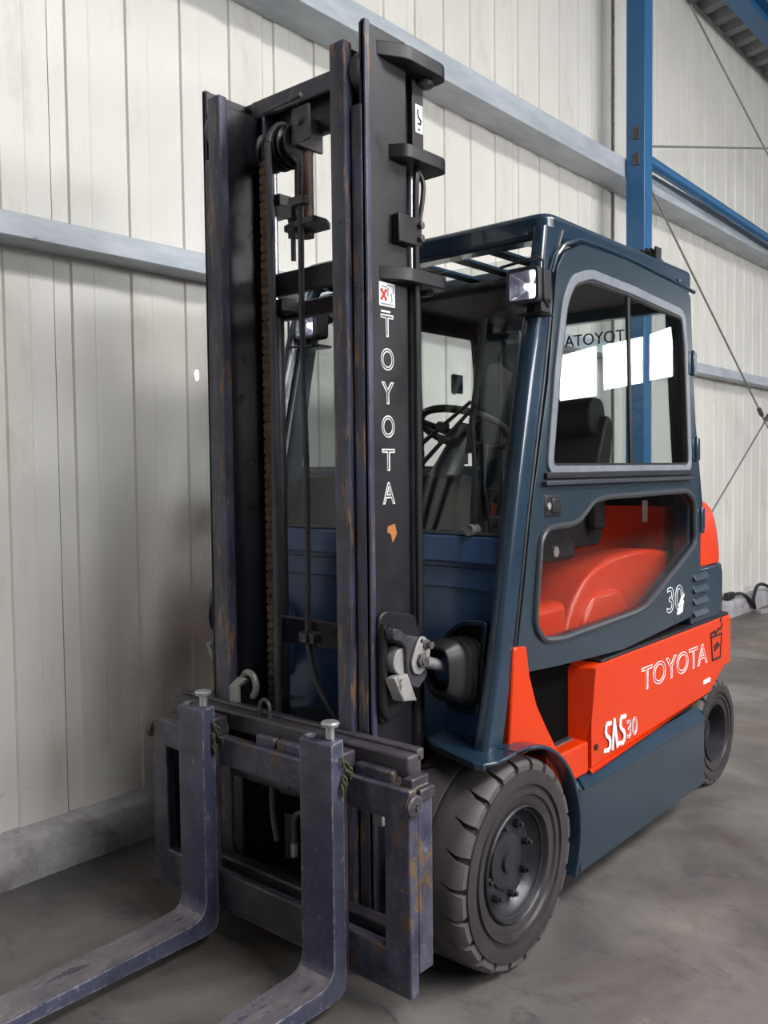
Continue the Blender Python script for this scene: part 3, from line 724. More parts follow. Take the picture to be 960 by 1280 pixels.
for s in S2:
    xa, xb = (.535, .570) if s > 0 else (-.570, -.535)
    Wr = rounded(WIN if s > 0 else WINR, .03, 3)
    D = door_plate(rounded(DOOR if s > 0 else DOORR, .012, 2), [Wr, Lr], xa, xb).build('cab_door', 'door', F, .005, ang=30)
    Q = lambda lo, hi: mir(s, lo, hi)
    MB().ring(inset(Wr, -.026), inset(Wr, .006), 'x', *Q(.560, .578)).build('window_frame', 'alu', D, .003)
    MB().ring(inset(Wr, .004), inset(Wr, .014), 'x', *Q(.556, .574)).build('window_seal', 'rubber', D)
    # two sliding panes that overlap at the meeting rail
    gl = [p for p in Wr]
    md = 0 if s > 0 else .23
    front = Wr_clip(Wr, .86+md, 1); back = Wr_clip(Wr, .81+md, -1)
    MB().prism(front, 'x', *Q(.559, .563)).build('window_pane', 'glass', D)
    MB().prism(back, 'x', *Q(.549, .553)).build('window_pane', 'glass', D)
    MB().prism([(.840+md, 1.45), (.812+md, 2.066), (.832+md, 2.066), (.860+md, 1.45)], 'x', *Q(.556, .566)).build('meeting_rail', 'rubber', D)
    MB().box(*Q(.57, .583), .235, 1.365, 1.418, 1.438).build('sill_rail', 'black', D, .003)
    MB().box(*Q(.57, .590), .22, 1.37, 1.398, 1.412).build('sill_rail', 'seal', D, .003)
    loop = Lr
    sm = MB().tube([(s*.573, y_, z_) for y_, z_ in inset(loop, -.006)], .011, 8, closed=True).build('lower_window_seal', 'seal', D)
    MB().tube([(s*.579, y_, z_) for y_, z_ in inset(loop, -.004)], .0035, 6, closed=True).build('seal_bead', 'alu', sm)
    MB().prism(loop, 'x', *Q(.562, .566)).build('lower_window_pane', 'lowglass', D)
    hd = MB().box(*Q(.556, .574), .235, .335, 1.298, 1.372).build('door_handle', 'black', D, .010, 3)
    MB().box(*Q(.565, .580), .27, .33, 1.31, 1.36).build('handle_paddle', 'rubber', D, .008, 3)
    MB().cyl((s*.57, .252, 1.335), (s*.58, .252, 1.335), .011, 12).build('lock', 'silver', D)
    for z in (1.86, 1.52, 1.235):
        yh = 1.36 if z > 1.8 else (1.40 if z > 1.4 else 1.455)
        MB().box(*Q(.566, .582), yh-.03, yh+.05, z-.045, z+.045).cyl((s*.584, yh, z-.05), (s*.584, yh, z+.05), .008, 8).build('hinge', 'cab', D, .003)
    if s > 0:
        lettering('30', 'lettering', 'white', D, (.5705, 1.150, .886), (0, 1, 0), (0, 0, 1), .155, .10, .012, 'white outlined number 30')
        strokes([[(0, 0), (.045, .005), (.05, .03), (.03, .045), (.06, .065)], [(.005, .012), (.04, .02)], [(.015, .03), (.045, .05)], [(.02, .0), (.055, .04)]], 'sticker', 'white', D, (.5705, 1.25, .875), (0, 1, 0), (0, 0, 1), .012, label='scuffed white sticker fragment')

# louvre panel behind the door
for s in S2:
    lp = MB().box(*mir(s, .52, .562), 1.405, 1.57, .815, 1.03).build('louvre_panel', 'cab', F, .004)
    for k in range(4):
        z = .850 + k*.049
        MB().hexa([(s*.56, 1.41, z-.018), (s*.585, 1.41, z-.012), (s*.585, 1.56, z-.012), (s*.56, 1.56, z-.018), (s*.56, 1.41, z+.018), (s*.572, 1.41, z+.014), (s*.572, 1.56, z+.014), (s*.56, 1.56, z+.018)]).build('louvre', 'door', lp, .004)

# ---- bellows on the tilt cylinder openings and the cylinders
for s in S2:
    cx, cz = s*.420, .850
    fo = rounded([(s*x, z) for x, z in ((.350, .715), (.462, .715), (.505, 1.005), (.405, .998), (.335, .945))], .028, 4)
    fr = inset(fo, .016)
    B_ = MB().ring(fo, fr, 'y', .024, .060).build('bellows_frame', 'cab', FP, .003); B_.parent = F
    MB().prism(fr, 'y', .052, .062).build('bellows_plate', 'rubber', B_)
    bl = MB(); rows = []
    prof = [(.05, 1.10), (.04, 1.14), (.028, 1.16), (.020, .98), (.012, .98), (.004, 1.12), (-.006, 1.12), (-.012, .96), (-.020, .96), (-.028, 1.08), (-.038, 1.08), (-.044, .93), (-.052, .93), (-.060, 1.03), (-.074, 1.01), (-.098, .86), (-.112, .74), (-.112, .66), (-.07, .60)]
    for y_, k in prof:
        ring = []
        for q in range(28):
            t = 2*math.pi*q/28; cu, su = math.cos(t), math.sin(t)
            e = .62
            ring.append((cx + .060*k*math.copysign(abs(cu)**e, cu), y_, cz - y_*.2 + .092*k*math.copysign(abs(su)**e, su)))
        rows.append(bl.verts(ring))
    for A_, C_ in zip(rows[:-1], rows[1:]):
        for q in range(28): bl.face([A_[q], A_[(q+1) % 28], C_[(q+1) % 28], C_[q]])
    bl.face(rows[-1])
    bl.build('bellows', 'rubber', B_, ang=35)
    TC = MB().cyl((cx, -.03, cz+.012), (cx, -.17, cz+.058), .017, 16).build('tilt_cylinder', 'zinc', F)
    MB().cyl((cx, .0, cz+.005), (cx, -.085, cz+.022), .034, 20).build('cylinder_head', 'panel', TC, .004)

# ---- mast
MZ0, MZ1 = .10, 2.655
for s in S2:
    a = lambda *v: tuple(sorted(s*x for x in v))
    # outer channel: web outside, flanges facing in
    oc = MB()
    oc.box(*a(.325, .345), -.312, -.135, MZ0, MZ1)
    oc.box(*a(.285, .330), -.150, -.135, MZ0, MZ1)
    oc = oc.build('outer_mast_channel', 'mast_web', F, .003)
    # front flange, cut back at the top where the roller shows
    MB().prism([(-.312, MZ0), (-.312, MZ1+.005), (-.290, MZ1+.005), (-.290, MZ0)], 'x', *a(.330, .348)).build('front_edge', 'mast', oc, .004)
    MB().prism([(-.316, MZ0), (-.316, 2.44), (-.292, 2.44), (-.292, MZ0)], 'x', *a(.296, .335)).build('front_flange', 'mast', oc, .006)
    # inner channel
    ic = MB()
    ic.box(*a(.262, .288), -.310, -.125, .14, 2.60)
    ic = ic.build('inner_mast_channel', 'greasy', F, .003)
    MB().prism(rounded([(s*.236, -.336), (s*.292, -.336), (s*.292, -.300), (s*.236, -.300)], .008, 3), 'z', .14, 2.615).build('front_flange', 'mast', ic, .006)
    MB().box(*a(.226, .275), -.138, -.118, .14, 2.60).build('rear_flange', 'greasy', ic, .004)
    MB().box(*a(.222, .234), -.165, -.118, .14, 2.605).build('flange_lip', 'mast', ic, .004)
    MB().lathe([(-.018, .03), (-.018, .056), (-.012, .060), (.012, .060), (.018, .056), (.018, .03)], (s*.312, -.262, 2.535), 'x', 28, True).cyl((s*.29, -.262, 2.535), (s*.33, -.262, 2.535), .03, 16).build('mast_roller', 'steel', ic)
    # tie plates on the rear outside
    for z in (2.60, 2.335, 1.995):
        zs = .040 if z > 2.5 else .038
        y0 = -.262 if z != 2.335 else -.215
        pl = [(.335, y0), (.345, y0), (.392, -.185), (.392, -.02), (.375, .01), (.28, .012), (.20, .012), (.20, -.12), (.335, -.135)]
        pb = MB().prism([(s*x, y_) for x, y_ in rounded(pl, [0, .004, .02, .01, .01, .01, 0, 0, 0], 3)], 'z', z-zs/2, z+zs/2).build('tie_plate', 'mast_web', F, .003)
        if z > 2.5: MB().cyl((s*.335, -.035, z-.035), (s*.335, -.035, z-.02), .026, 18).build('rod_bolt', 'steel', pb, .003)
    MB().cyl((s*.295, -.06, .35), (s*.295, -.06, 2.02), .030, 20).build('lift_cylinder', 'mast_web', F)
    MB().cyl((s*.295, -.06, 2.0), (s*.295, -.06, 2.60), .014, 14).build('lift_rod', 'bright', F)
    sb = MB().box(*a(.305, .327), -.085, -.032, 2.34, 2.585).build('stay_bar', 'mast_web', F, .003)
    if s > 0: OUT, STAY, INN = oc, sb, ic
# crossbeams: X range, Y, Z, width
bm_list = [('upper_crossbeam', -.275, .275, -.115, -.085, 2.50, 2.645, 'steel'), ('upper_crossbeam', -.285, .285, -.16, -.145, 2.592, 2.652, 'mast'),
           ('middle_crossbeam', -.262, .262, -.115, -.085, 2.028, 2.10, 'steel'), ('middle_crossbeam', -.335, .335, -.03, .0, 1.965, 2.02, 'steel'),
           ('lower_crossbeam', -.262, .262, -.112, -.085, .878, .965, 'mast'), ('lower_crossbeam', -.335, .335, -.06, -.02, .28, .40, 'steel')]
for n_, x0, x1, y0, y1, z0, z1, mt in bm_list: MB().box(x0, x1, y0, y1, z0, z1).build(n_, mt, F, .005)
MB().box(-.285, .285, -.15, -.085, 2.640, 2.652).build('crossbeam_cap', 'mast', F, .003)
MB().box(-.275, -.235, -.175, -.112, 2.03, 2.10).build('crossbeam_lug', 'greasy', F, .004)
# free lift cylinder with bracket, bolts and rod
fc = MB().cyl((-.055, -.15, 2.18), (-.055, -.15, 2.46), .030, 20).build('free_lift_cylinder', 'rustpipe', F)
MB().prism(rounded([(-.10, -.20), (-.02, -.225), (.06, -.225), (.06, -.17), (.03, -.12), (-.10, -.12)], .008, 2), 'z', 2.195, 2.213).build('anchor_plate', 'steel', fc, .002)
MB().cyl((-.055, -.20, 2.10), (-.055, -.20, 2.22), .008, 10).build('threaded_rod', 'steel', fc)
MB().cyl((-.055, -.20, 2.168), (-.055, -.20, 2.195), .017, 6).cyl((-.055, -.20, 2.215), (-.055, -.20, 2.235), .017, 6).build('hex_nut', 'steel', fc, .001)
MB().box(-.03, .035, -.245, -.215, 2.25, 2.275).box(-.045, -.015, -.245, -.19, 2.215, 2.26).build('hose_clamp', 'steel', fc, .003)
# sheaves and their bracket
for xs, rr in ((-.152, .062), (-.105, .066), (-.055, .062)):
    MB().lathe([(-.019, .02), (-.019, rr), (-.013, rr), (-.007, rr-.014), (.007, rr-.014), (.013, rr), (.019, rr), (.019, .02)], (xs, -.185, 2.455), 'x', 36, True).cyl((xs-.02, -.185, 2.455), (xs+.02, -.185, 2.455), .022, 14).build('sheave', 'greasy', F)
MB().box(-.03, .045, -.225, -.215, 2.44, 2.545).box(-.03, -.018, -.225, -.10, 2.44, 2.54).box(-.09, -.0, -.24, -.225, 2.548, 2.558).build('sheave_bracket', 'steel', F, .003)
MB().cyl((.005, -.236, 2.50), (.005, -.215, 2.50), .012, 10).build('bracket_bolt', 'steel', F)
MB().tube([(-.15, -.232, 2.560), (.02, -.232, 2.572)], .007, 8).build('guard_rod', 'steel', F)
# leaf chains: alternating plates on pins, from the sheave down to the carriage
def chain(x, y_, z0, z1):
    mb = MB(); p = .0265; n = int((z1-z0)/p)
    for k in range(n):
        z = z0 + k*p
        offs = (-.018, -.006, .006, .018) if k % 2 else (-.012, .0, .012)
        for o_ in offs:
            # rounded link plate seen from the side
            pts = [(y_-.010, z), (y_-.007, z-.0095), (y_+.007, z-.0095), (y_+.010, z), (y_+.006, z+p/2), (y_+.010, z+p), (y_+.007, z+p+.0095), (y_-.007, z+p+.0095), (y_-.010, z+p), (y_-.006, z+p/2)]
            mb.prism(pts, 'x', x+o_-.0022, x+o_+.0022)
        mb.cyl((x-.024, y_, z), (x+.024, y_, z), .0055, 8)
    o = mb.build('lift_chain', 'rust', F, smooth=False); o['kind'] = 'stuff'; return o
for s in S2: chain(.152 * s if s < 0 else .200, -.222, .64, 2.47)
# chain anchors on the carriage: lever hook and eyes
hk = MB().box(-.245, -.205, -.335, -.315, .69, .775).build('chain_hook', 'silver', F, .006)
MB().tube([(-.19, -.30, .755+.042*math.sin(R(t))) if False else (-.185+.034*math.cos(R(t)), -.30, .775+.040*math.sin(R(t))) for t in range(-60, 200, 20)], .011, 8).build('hook_ring', 'silver', hk)
MB().hexa([(-.245, -.335, .77), (-.205, -.335, .77), (-.205, -.315, .77), (-.245, -.315, .77), (-.222, -.315, .80), (-.182, -.315, .80), (-.182, -.295, .79), (-.222, -.295, .79)]).build('hook_arm', 'silver', hk, .004)
MB().tube([(-.038+.022*math.cos(R(t)), -.365, .735+(.03*math.sin(R(t)) if t < 180 else 0)) for t in range(0, 181, 20)] + [(-.06, -.365, .70)], .006, 8).tube([(-.016, -.365, .735), (-.016, -.365, .70)], .006, 8).build('lifting_eye', 'steel', F)
# hydraulic hoses
h1 = [(-.110, -.245, .66), (-.108, -.245, 1.2), (-.106, -.245, 1.9), (-.106, -.252, 2.40), (-.105, -.250, 2.455), (-.104, -.225, 2.505), (-.104, -.185, 2.525), (-.104, -.14, 2.50), (-.104, -.12, 2.44)]
MB().tube(smooth_path(h1), .0115, 10).build('hydraulic_hose', 'hose', F)
h2 = [(.002, -.225, 2.40), (.01, -.23, 2.35), (.006, -.23, 2.28), (.0, -.22, 2.20), (-.002, -.22, 1.9), (-.012, -.20, 1.4), (-.028, -.19, .95), (-.025, -.19, .90), (.005, -.19, .80), (.06, -.185, .715), (.10, -.17, .66)]
MB().tube(smooth_path(h2), .0095, 10).build('hydraulic_hose', 'hose', F)
MB().box(-.055, .012, -.205, -.165, .912, .945).box(-.035, -.01, -.215, -.20, .915, .945).build('hose_clamp', 'steel', F, .003)
h3 = [(.01, -.02, .9), (.0, -.05, .75), (.03, -.10, .6), (.1, -.1, .5)]
MB().tube(smooth_path(h3), .012, 8).build('hydraulic_hose', 'rubber', F)
# pipe up the back of the right-hand channel, with clamp plate
MB().tube(smooth_path([(.362, -.118, 1.0), (.362, -.118, 1.9), (.362, -.118, 2.14), (.362, -.116, 2.25), (.360, -.11, 2.29), (.352, -.10, 2.31), (.35, -.10, 2.33)]), .010, 10).build('lift_pipe', 'rubber', F)
MB().tube(smooth_path([(.362, -.10, 2.16), (.364, -.085, 2.24), (.362, -.085, 2.28), (.355, -.10, 2.305)]), .007, 8).build('lift_pipe', 'rubber', F)
cp = MB().box(.345, .372, -.205, -.100, 2.085, 2.165).build('pipe_clamp', 'mast_web', F, .004)
for z in (2.108, 2.145): MB().cyl((.372, -.112, z), (.384, -.112, z), .011, 6).build('hex_nut', 'steel', cp, .001)
# lug on the outer edge of the far channel
MB().ring(rounded([(-.345, 1.09), (-.368, 1.055), (-.386, 1.0), (-.386, .955), (-.366, .905), (-.345, .875)], .012, 2), rounded([(-.350, 1.04), (-.362, 1.02), (-.374, .99), (-.374, .962), (-.362, .935), (-.350, .93)], .006, 2), 'y', -.305, -.290).build('side_lug', 'mast', F, .002)
# decals on the right-hand channel
for i, ch_ in enumerate('TOYOTA'):
    z = 1.883 - .0628 - i*.0933
    lettering(ch_, 'lettering', 'white', OUT, (.3452, -.257, z), (0, 1, 0), (0, 0, 1), .056, .0628, .026, f'white outlined letter {ch_}')
stk = MB().prism([(-.262, 1.905), (-.195, 1.905), (-.195, 1.97), (-.262, 1.97)], 'x', .345, .3463).build('warning_sticker', 'white', OUT); tag(stk, 'white warning sticker with a red cross')
strokes([[(.008, .018), (.028, .044)], [(.028, .018), (.008, .044)]], 'red_cross', 'red', stk, (.3464, -.262, 1.905), (0, 1, 0), (0, 0, 1), .007)
strokes([[(.034, .058), (.060, .058), (.060, .040), (.050, .036), (.054, .016), (.044, .012)], [(.012, .054), (.03, .052)], [(.036, .05), (.036, .03)], [(.008, .006), (.058, .006)]], 'pictogram', 'greyd', stk, (.3464, -.262, 1.905), (0, 1, 0), (0, 0, 1), .0025)
MB().box(.345, .3463, -.255, -.215, 1.888, 1.893).build('sticker', 'white', OUT)
hs = MB().box(.3265, .3285, -.072, -.038, 2.43, 2.51).build('hook_sticker', 'white', STAY); tag(hs, 'white sticker with a black hook')
strokes([[(.010, .064), (.012, .045), (.024, .036), (.022, .026), (.012, .026)], [(.014, .010), (.017, .010)]], 'hook_pictogram', 'dark', hs, (.3286, -.072, 2.43), (0, 1, 0), (0, 0, 1), .005)
tag(MB().prism([(-.235, 1.292), (-.205, 1.298), (-.195, 1.27), (-.215, 1.245), (-.222, 1.27), (-.238, 1.275)], 'x', .3448, .3454).build('paint_chip', 'tan', OUT), 'bare orange-brown patch where paint has chipped')
# tilt bracket on the mast's outside: flanged plate, clevis, pin, keeper plate
for s in S2:
    a = lambda *v: tuple(sorted(s*x for x in v))
    pl = rounded([(-.295, 1.045), (-.265, 1.06), (-.13, 1.03), (-.115, .98), (-.115, .86), (-.20, .76), (-.29, .735)], .025, 3)
    TB = MB().prism(pl, 'x', *a(.345, .360)).build('tilt_bracket', 'mast_web', F, .005)
    lp = inset(pl, .014)
    MB().tube([(s*.364, y_, z_) for y_, z_ in rounded([(-.275, 1.03), (-.285, .99), (-.285, .78), (-.265, .755)], .02, 3)], .013, 10).build('bracket_rim', 'mast_web', TB)
    MB().cyl((s*.358, -.240, .918), (s*.398, -.240, .918), .038, 28).build('pin_boss', 'silver', TB, .003)
    cl_ = [(-.292, 1.018), (-.262, 1.012), (-.232, .990), (-.205, .985), (-.158, .972), (-.135, .935), (-.145, .86), (-.185, .83), (-.225, .85), (-.236, .90), (-.236, .955), (-.262, .978), (-.292, .985)]
    MB().prism(rounded(cl_, .008, 2), 'x', *a(.380, .410)).build('clevis', 'steel', TB, .004)
    kp = rounded([(-.214, .880), (-.186, .872), (-.160, .888), (-.138, .932), (-.150, .968), (-.176, .984), (-.198, .968), (-.226, .912)], .012, 3)
    KP = MB().prism(kp, 'x', *a(.411, .419)).build('keeper_plate', 'silver', TB, .002)
    MB().cyl((s*.418, -.184, .914), (s*.430, -.184, .914), .021, 6).cyl((s*.428, -.184, .914), (s*.435, -.184, .914), .012, 14).build('pin_nut', 'steel', TB, .0015)
    MB().cyl((s*.418, -.160, .955), (s*.440, -.160, .955), .0105, 8).cyl((s*.418, -.160, .955), (s*.424, -.160, .955), .015, 12).build('keeper_bolt', 'steel', TB, .001)
    MB().cyl((s*.419, -.180, .968), (s*.4205, -.180, .968), .006, 12).build('plate_hole', 'dark', TB)
    MB().tube([(s*.405, -.150, .905), (s*.408, -.135, .900), (s*.410, -.124, .897)], [.011, .016, .010], 12).build('grease_nipple', 'silver', TB)
    MB().hexa([(s*.380, -.300, .880), (s*.412, -.292, .882), (s*.420, -.262, .812), (s*.385, -.270, .812), (s*.380, -.235, .884), (s*.412, -.235, .884), (s*.420, -.204, .803), (s*.385, -.204, .803)]).build('clevis_foot', 'silver', TB, .003)

# ---- carriage and forks
CG = MB().ring([(-.525, .10), (.572, .10), (.572, .642), (-.525, .642)], [(-.450, .215), (.487, .215), (.487, .555), (-.450, .555)], 'y', -.430, -.395)
CG = CG.build('carriage_frame', 'carriage', F, .005)
MB().box(.548, .572, -.394, -.335, .155, .63).build('carriage_side', 'carriage', CG, .004)
MB().box(-.525, -.50, -.394, -.335, .155, .60).build('carriage_side', 'carriage', CG, .004)
MB().box(-.475, .535, -.388, -.330, .652, .712).build('upper_bar', 'steel', CG, .008)
MB().box(-.475, .535, -.350, -.320, .690, .722).build('bar_ridge', 'steel', CG, .005)
for x0, x1 in ((-.30, -.18), (-.03, .05), (.06, .16), (.37, .50)):
    MB().box(x0, x1, -.412, -.385, .638, .672).build('hook_pad', 'carriage', CG, .006)
MB().box(.535, .565, -.41, -.34, .635, .665).box(.56, .585, -.40, -.34, .61, .64).build('end_stop', 'steel', CG, .004)
MB().lathe([(0, .001), (0, .026), (.012, .028), (.016, .022), (.016, .001)], (.572, -.42, .605), 'x', 24).cyl((.585, -.42, .605), (.598, -.42, .605), .010, 6).build('end_roller', 'steel', CG)
MB().lathe([(-.016, .001), (-.016, .022), (-.012, .028), (0, .026), (0, .001)], (-.525, -.42, .60), 'x', 24).build('end_roller', 'steel', CG)
MB().cyl((-.17, -.37, .535), (.20, -.37, .535), .027, 18).build('shift_cylinder', 'steel', CG)
MB().cyl((.05, -.37, .535), (.10, -.37, .535), .032, 18).build('cylinder_collar', 'steel', CG, .003)
MB().box(-.46, .50, -.375, -.33, .15, .235).build('lower_rail', 'steel', CG, .006)
MB().box(-.22, .20, -.440, -.425, .118, .228).build('lower_hook', 'steel', CG, .006)
for x in (-.22, .20): MB().box(x-.03, x+.03, -.33, -.12, .12, .70).build('carriage_arm', 'greasy', CG, .005)
for x in (.415, .455): MB().box(x-.008, x+.008, -.30, -.28, .20, .62).build('guard_strip', 'silver' if x > .44 else 'steel', CG, .003)
MB().box(.385, .42, -.36, -.345, .49, .565).build('guard_tab', 'silver', CG, .003)
hx = [[(.05, -.33, .30), (.055, -.34, .40), (.08, -.345, .44), (.13, -.34, .445), (.2, -.33, .44)], [(.09, -.33, .43), (.12, -.345, .37), (.15, -.345, .33), (.21, -.33, .31)], [(-.05, -.33, .50), (-.04, -.34, .42), (-.02, -.34, .33)]]
for p in hx: MB().tube(smooth_path(p), .009, 8).build('shift_hose', 'hose', CG)
MB().cyl((.125, -.34, .40), (.125, -.34, .36), .014, 8).cyl((.05, -.335, .30), (.05, -.335, .34), .012, 8).build('hose_fitting', 'zinc', CG)
MB().box(.0, .04, -.33, -.31, .28, .42).build('valve_block', 'greasy', CG, .004)
def fork(x0, x1):
    yf, yb = -.500, -.455
    prof = [(yb, .745), (yf, .735), (yf, .145), (yf-.012, .115), (yf-.04, .102), (-1.05, .088), (-1.60, .070), (-1.62, .062), (-1.60, .056), (-.95, .052), (yf-.02, .050), (yb-.012, .058), (yb, .075)]
    f = MB().prism(rounded(prof, [.006, .006, .03, .02, .03, 0, .004, .004, 0, 0, .02, .02, .01], 4), 'x', x0, x1).build('fork', 'fork', F, .004)
    # scuffed top face of the blade, a thin worn skin
    path = [(-.513, .1185), (-.525, .1085), (-.54, .1032), (-1.05, .0888), (-1.59, .0711)]
    pts = [(y_, z+.0006) for y_, z in path]
    MB().strip(pts[::-1], x0+.006, x1-.006, .004).build('worn_blade_face', 'blade', f)
    MB().box(x0+.01, x1-.01, -.455, -.395, .642, .70).box(x0+.01, x1-.01, -.455, -.43, .10, .62).build('fork_hook', 'steel', f, .005)
    lp = MB().lathe([(0, .012), (.03, .012), (.034, .024), (.042, .026), (.046, .022), (.048, .001)], (x1-.035, -.468, .742), 'z', 20).build('locking_pin', 'zinc', f); tag(lp, 'bright locking pin with a round head')
    MB().cyl((x0+.022, -.478, .738), (x0+.022, -.478, .744), .013, 14).build('plug_weld', 'silver', f)
    tg = MB()
    for k in range(7):
        px = x1 + .006; a_ = random.uniform(-.02, .02)
        tg.tube([(px, -.462+a_*.4, .70-k*.012), (px+.008, -.455+a_, .69-k*.012), (px+.004, -.45+a_, .675-k*.013)], .004, 5)
    tg.build('retaining_chain', 'cyan', f)
    return f
fork(-.285, -.165); fork(.250, .370)

# ---- headlamps on the front pillars
for s in S2:
    cx, cy, cz = s*.545, .165, 1.992
    if s < 0: cx, cy, cz = -.455, .24, 2.0
    H = MB().prism(rounded([(cx-.056, cz-.052), (cx+.056, cz-.052), (cx+.056, cz+.052), (cx-.056, cz+.052)], .018, 4), 'y', cy+.036, cy+.065)
    hq = rounded([(cx-.056, cz-.052), (cx+.056, cz-.052), (cx+.056, cz+.052), (cx-.056, cz+.052)], .018, 4)
    H.ring(hq, inset(hq, .004), 'y', cy, cy+.04)
    H = H.build('headlamp', 'black', F, .008, 3)
    q = rounded([(cx-.048, cz-.045), (cx+.048, cz-.045), (cx+.048, cz+.045), (cx-.048, cz+.045)], .014, 4)
    RB = MB(); rows = []
    for k_, dy in ((1.0, -.004), (.86, .010), (.66, .022), (.40, .031), (.15, .034)):
        rows.append(RB.verts([(cx+(px-cx)*k_, cy+dy, cz+(pz-cz)*k_) for px, pz in q]))
    for A_, B2 in zip(rows[:-1], rows[1:]):
        L_ = len(q)
        for i in range(L_): RB.face([A_[i], A_[(i+1) % L_], B2[(i+1) % L_], B2[i]])
    RB.face(rows[-1])
    RB.build('reflector', 'reflector', H, ang=25)
    MB().tube([(cx, cy+.034, cz), (cx, cy+.012, cz)], [.012, .008], 12).build('bulb', 'bulb', H)
    L = MB().prism(q, 'y', cy-.006, cy-.003).build('lens', 'lens', H)
    for k in range(5):
        MB().box(cx-.044+k*.022-.001, cx-.044+k*.022+.001, cy-.0075, cy-.006, cz-.038, cz+.038).build('lens_flute', 'lens', L)
    MB().ring(inset(q, -.008), inset(q, .003), 'y', cy-.010, cy+.004).build('lamp_bezel', 'seal', H, .002)
    gx = s*.02
    MB().tube([(cx+gx-.07, cy-.05, cz+.052), (cx+gx+.055, cy-.045, cz+.066), (cx+gx+.064, cy-.03, cz+.055), (cx+gx+.064, cy-.03, cz-.05), (cx+gx+.055, cy+.01, cz-.07)] if s > 0 else [(cx+.05, cy-.02, cz-.085), (cx-.06, cy-.02, cz-.080), (cx-.072, cy-.02, cz-.07), (cx-.072, cy-.02, cz+.03), (cx-.06, cy, cz+.06)], .0045, 8).build('lamp_guard', 'black', H)
    MB().box(cx+s*.035-.012, cx+s*.035+.012, cy+.02, cy+.075, cz-.078, cz-.045).box(cx-.04, cx+.04, cy+.03, cy+.10, cz-.082, cz-.072).build('lamp_bracket', 'black', H, .003)

# ---- interior
dsh = MB().prism(rounded([(.13, .70), (.34, .70), (.40, 1.15), (.36, 1.40), (.22, 1.44), (.17, 1.26)], .03, 3), 'x', -.49, .28).build('dashboard', 'vinyl', F, .01)
colm = MB().tube([(0, .36, 1.25), (0, .50, 1.42), (0, .60, 1.57)], [.075, .06, .035], 14).build('steering_column', 'black', F)
sw = empty('steering_wheel', (0, .625, 1.60)); sw.parent = F
ax = Vector((0, .42, .91)).normalized(); e1 = Vector((1, 0, 0)); e2 = ax.cross(e1); O = Vector((0, .625, 1.60))
swr = MB().tube([O + e1*.172*math.cos(2*math.pi*k/36) + e2*.172*math.sin(2*math.pi*k/36) for k in range(36)], .0145, 10, closed=True).build('wheel_ring', 'black'); at(swr, sw)
for t in (90, 210, 330):
    d = e1*math.cos(R(t)) + e2*math.sin(R(t))
    at(MB().tube([O - ax*.03, O + d*.08 - ax*.02, O + d*.170], [.018, .014, .010], 8).build('spoke', 'black'), sw)
at(MB().tube([O - ax*.05, O + ax*.01], [.045, .04], 16).build('wheel_hub', 'black'), sw)
kd = e1*math.cos(R(120))+e2*math.sin(R(120))
at(MB().tube([O + kd*.17, O + kd*.17 + ax*.03, O + kd*.17 + ax*.075], [.01, .022, .017], 12).build('spinner_knob', 'black'), sw)
for i, (x, y_, l) in enumerate(((.30, .36, .30), (.36, .38, .27), (.42, .40, .25))):
    lv = MB().tube([(x, y_, 1.20), (x-.015, y_-.03, 1.20+l*.6), (x-.02, y_-.02, 1.20+l)], .007, 8).tube([(x-.02, y_-.02, 1.20+l-.01), (x-.02, y_-.02, 1.20+l+.035)], [.013, .017], 10).build('control_lever', 'black', F)
con = MB().prism(rounded([(.36, 1.13), (.66, 1.13), (.66, 1.20), (.56, 1.25), (.36, 1.25)], .03, 3), 'x', .28, .45).build('lever_console', 'black', F, .02, 3)
MB().cyl((.44, .50, 1.17), (.462, .50, 1.17), .018, 14).build('console_knob', 'silver', con)
MB().box(.34, .362, 1.434, 1.441, 1.22, 1.31).build('paper_strip', 'white', F)
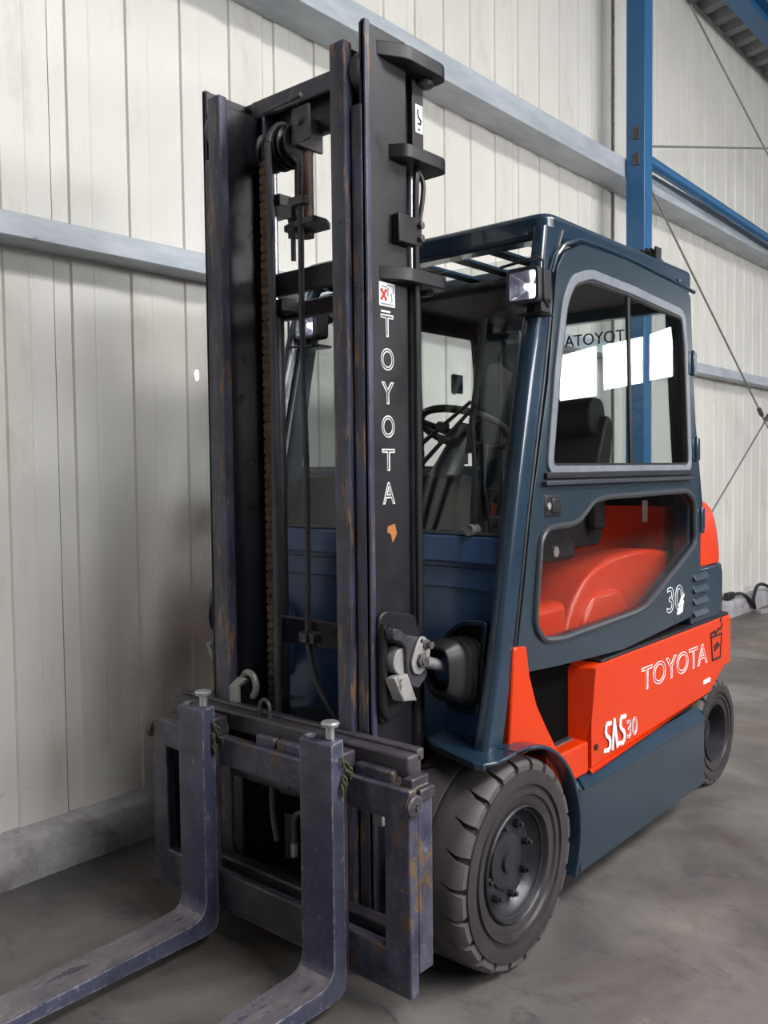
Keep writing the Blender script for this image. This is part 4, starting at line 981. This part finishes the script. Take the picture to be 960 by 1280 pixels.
# wiper
wa = MB().tube([(.40, pf_y(1.27)+.03, 1.27), (.385, pf_y(1.45)+.025, 1.45), (.355, pf_y(1.60)+.022, 1.60)], [.010, .008, .006], 8).build('wiper_arm', 'black', WS)
MB().hexa([(.345, pf_y(1.50)+.018, 1.50), (.358, pf_y(1.50)+.018, 1.50), (.358, pf_y(1.50)+.040, 1.50), (.345, pf_y(1.50)+.040, 1.50), (.345, pf_y(1.93)+.018, 1.93), (.352, pf_y(1.93)+.018, 1.93), (.352, pf_y(1.93)+.040, 1.93), (.345, pf_y(1.93)+.040, 1.93)]).build('wiper_blade', 'black', WS)
for A_, B_ in (((.14, 1.516), (.344, 1.662)), ((.147, 1.438), (.365, 1.653))):
    ln_ = [(A_[0]+(B_[0]-A_[0])*t, A_[1]+(B_[1]-A_[1])*t) for t in (0, .5, 1)]
    MB().tube([(x, pf_y(z)+.02, z) for x, z in ln_], [.009, .007, .006], 8).cyl((ln_[1][0], pf_y(ln_[1][1])+.005, ln_[1][1]), (ln_[1][0], pf_y(ln_[1][1])+.04, ln_[1][1]), .015, 10).build('wiper_linkage', 'black', WS)
MB().cyl((.40, pf_y(1.27)+.005, 1.265), (.40, pf_y(1.27)+.05, 1.265), .018, 12).build('wiper_pivot', 'silver', WS)
# hood (battery and motor cover), floor, seat
MB().box(-.47, .47, .13, .60, .66, .70).build('cab_floor', 'steel', F, .005)
hd = [(.56, .70), (1.45, .70), (1.45, 1.10), (1.25, 1.125), (.95, 1.125), (.74, 1.075), (.62, .98), (.56, .86)]
HOOD = MB().prism(rounded(hd, [.02, 0, .02, .05, .1, .1, .08, .05], 4), 'x', -.455, .455).build('hood', 'orange', F, .05, 4)
MB().prism(rounded([(.66, .72), (1.02, .72), (1.04, .90), (.96, 1.0), (.74, 1.0), (.66, .90)], .05, 4), 'x', .43, .475).build('hood_recess', 'orange', HOOD, .02, 3)
MB().box(.20, .47, .22, .56, .70, 1.0).build('side_console', 'orange', F, .03, 3)
ST = MB().prism(rounded([(.80, 1.13), (1.26, 1.13), (1.28, 1.24), (.82, 1.26), (.78, 1.22)], .035, 4), 'x', -.24, .24).build('seat', 'vinyl', F, .03, 3)
MB().prism(rounded([(1.16, 1.20), (1.28, 1.20), (1.36, 1.50), (1.385, 1.64), (1.33, 1.68), (1.25, 1.50)], .035, 4), 'x', -.235, .235).build('backrest', 'vinyl', ST, .035, 3)
MB().prism(rounded([(1.24, 1.60), (1.37, 1.57), (1.385, 1.66), (1.36, 1.74), (1.27, 1.75), (1.235, 1.70)], .03, 4), 'x', -.20, .20).build('headrest', 'vinyl', ST, .035, 3)
MB().box(.24, .30, .86, 1.22, 1.32, 1.37).box(.25, .29, 1.12, 1.2, 1.2, 1.34).build('armrest', 'vinyl', ST, .012)
MB().tube([(-.35, 1.40, 1.46), (-.35, 1.40, 1.98)], .008, 8).build('seat_belt', 'black', ST)
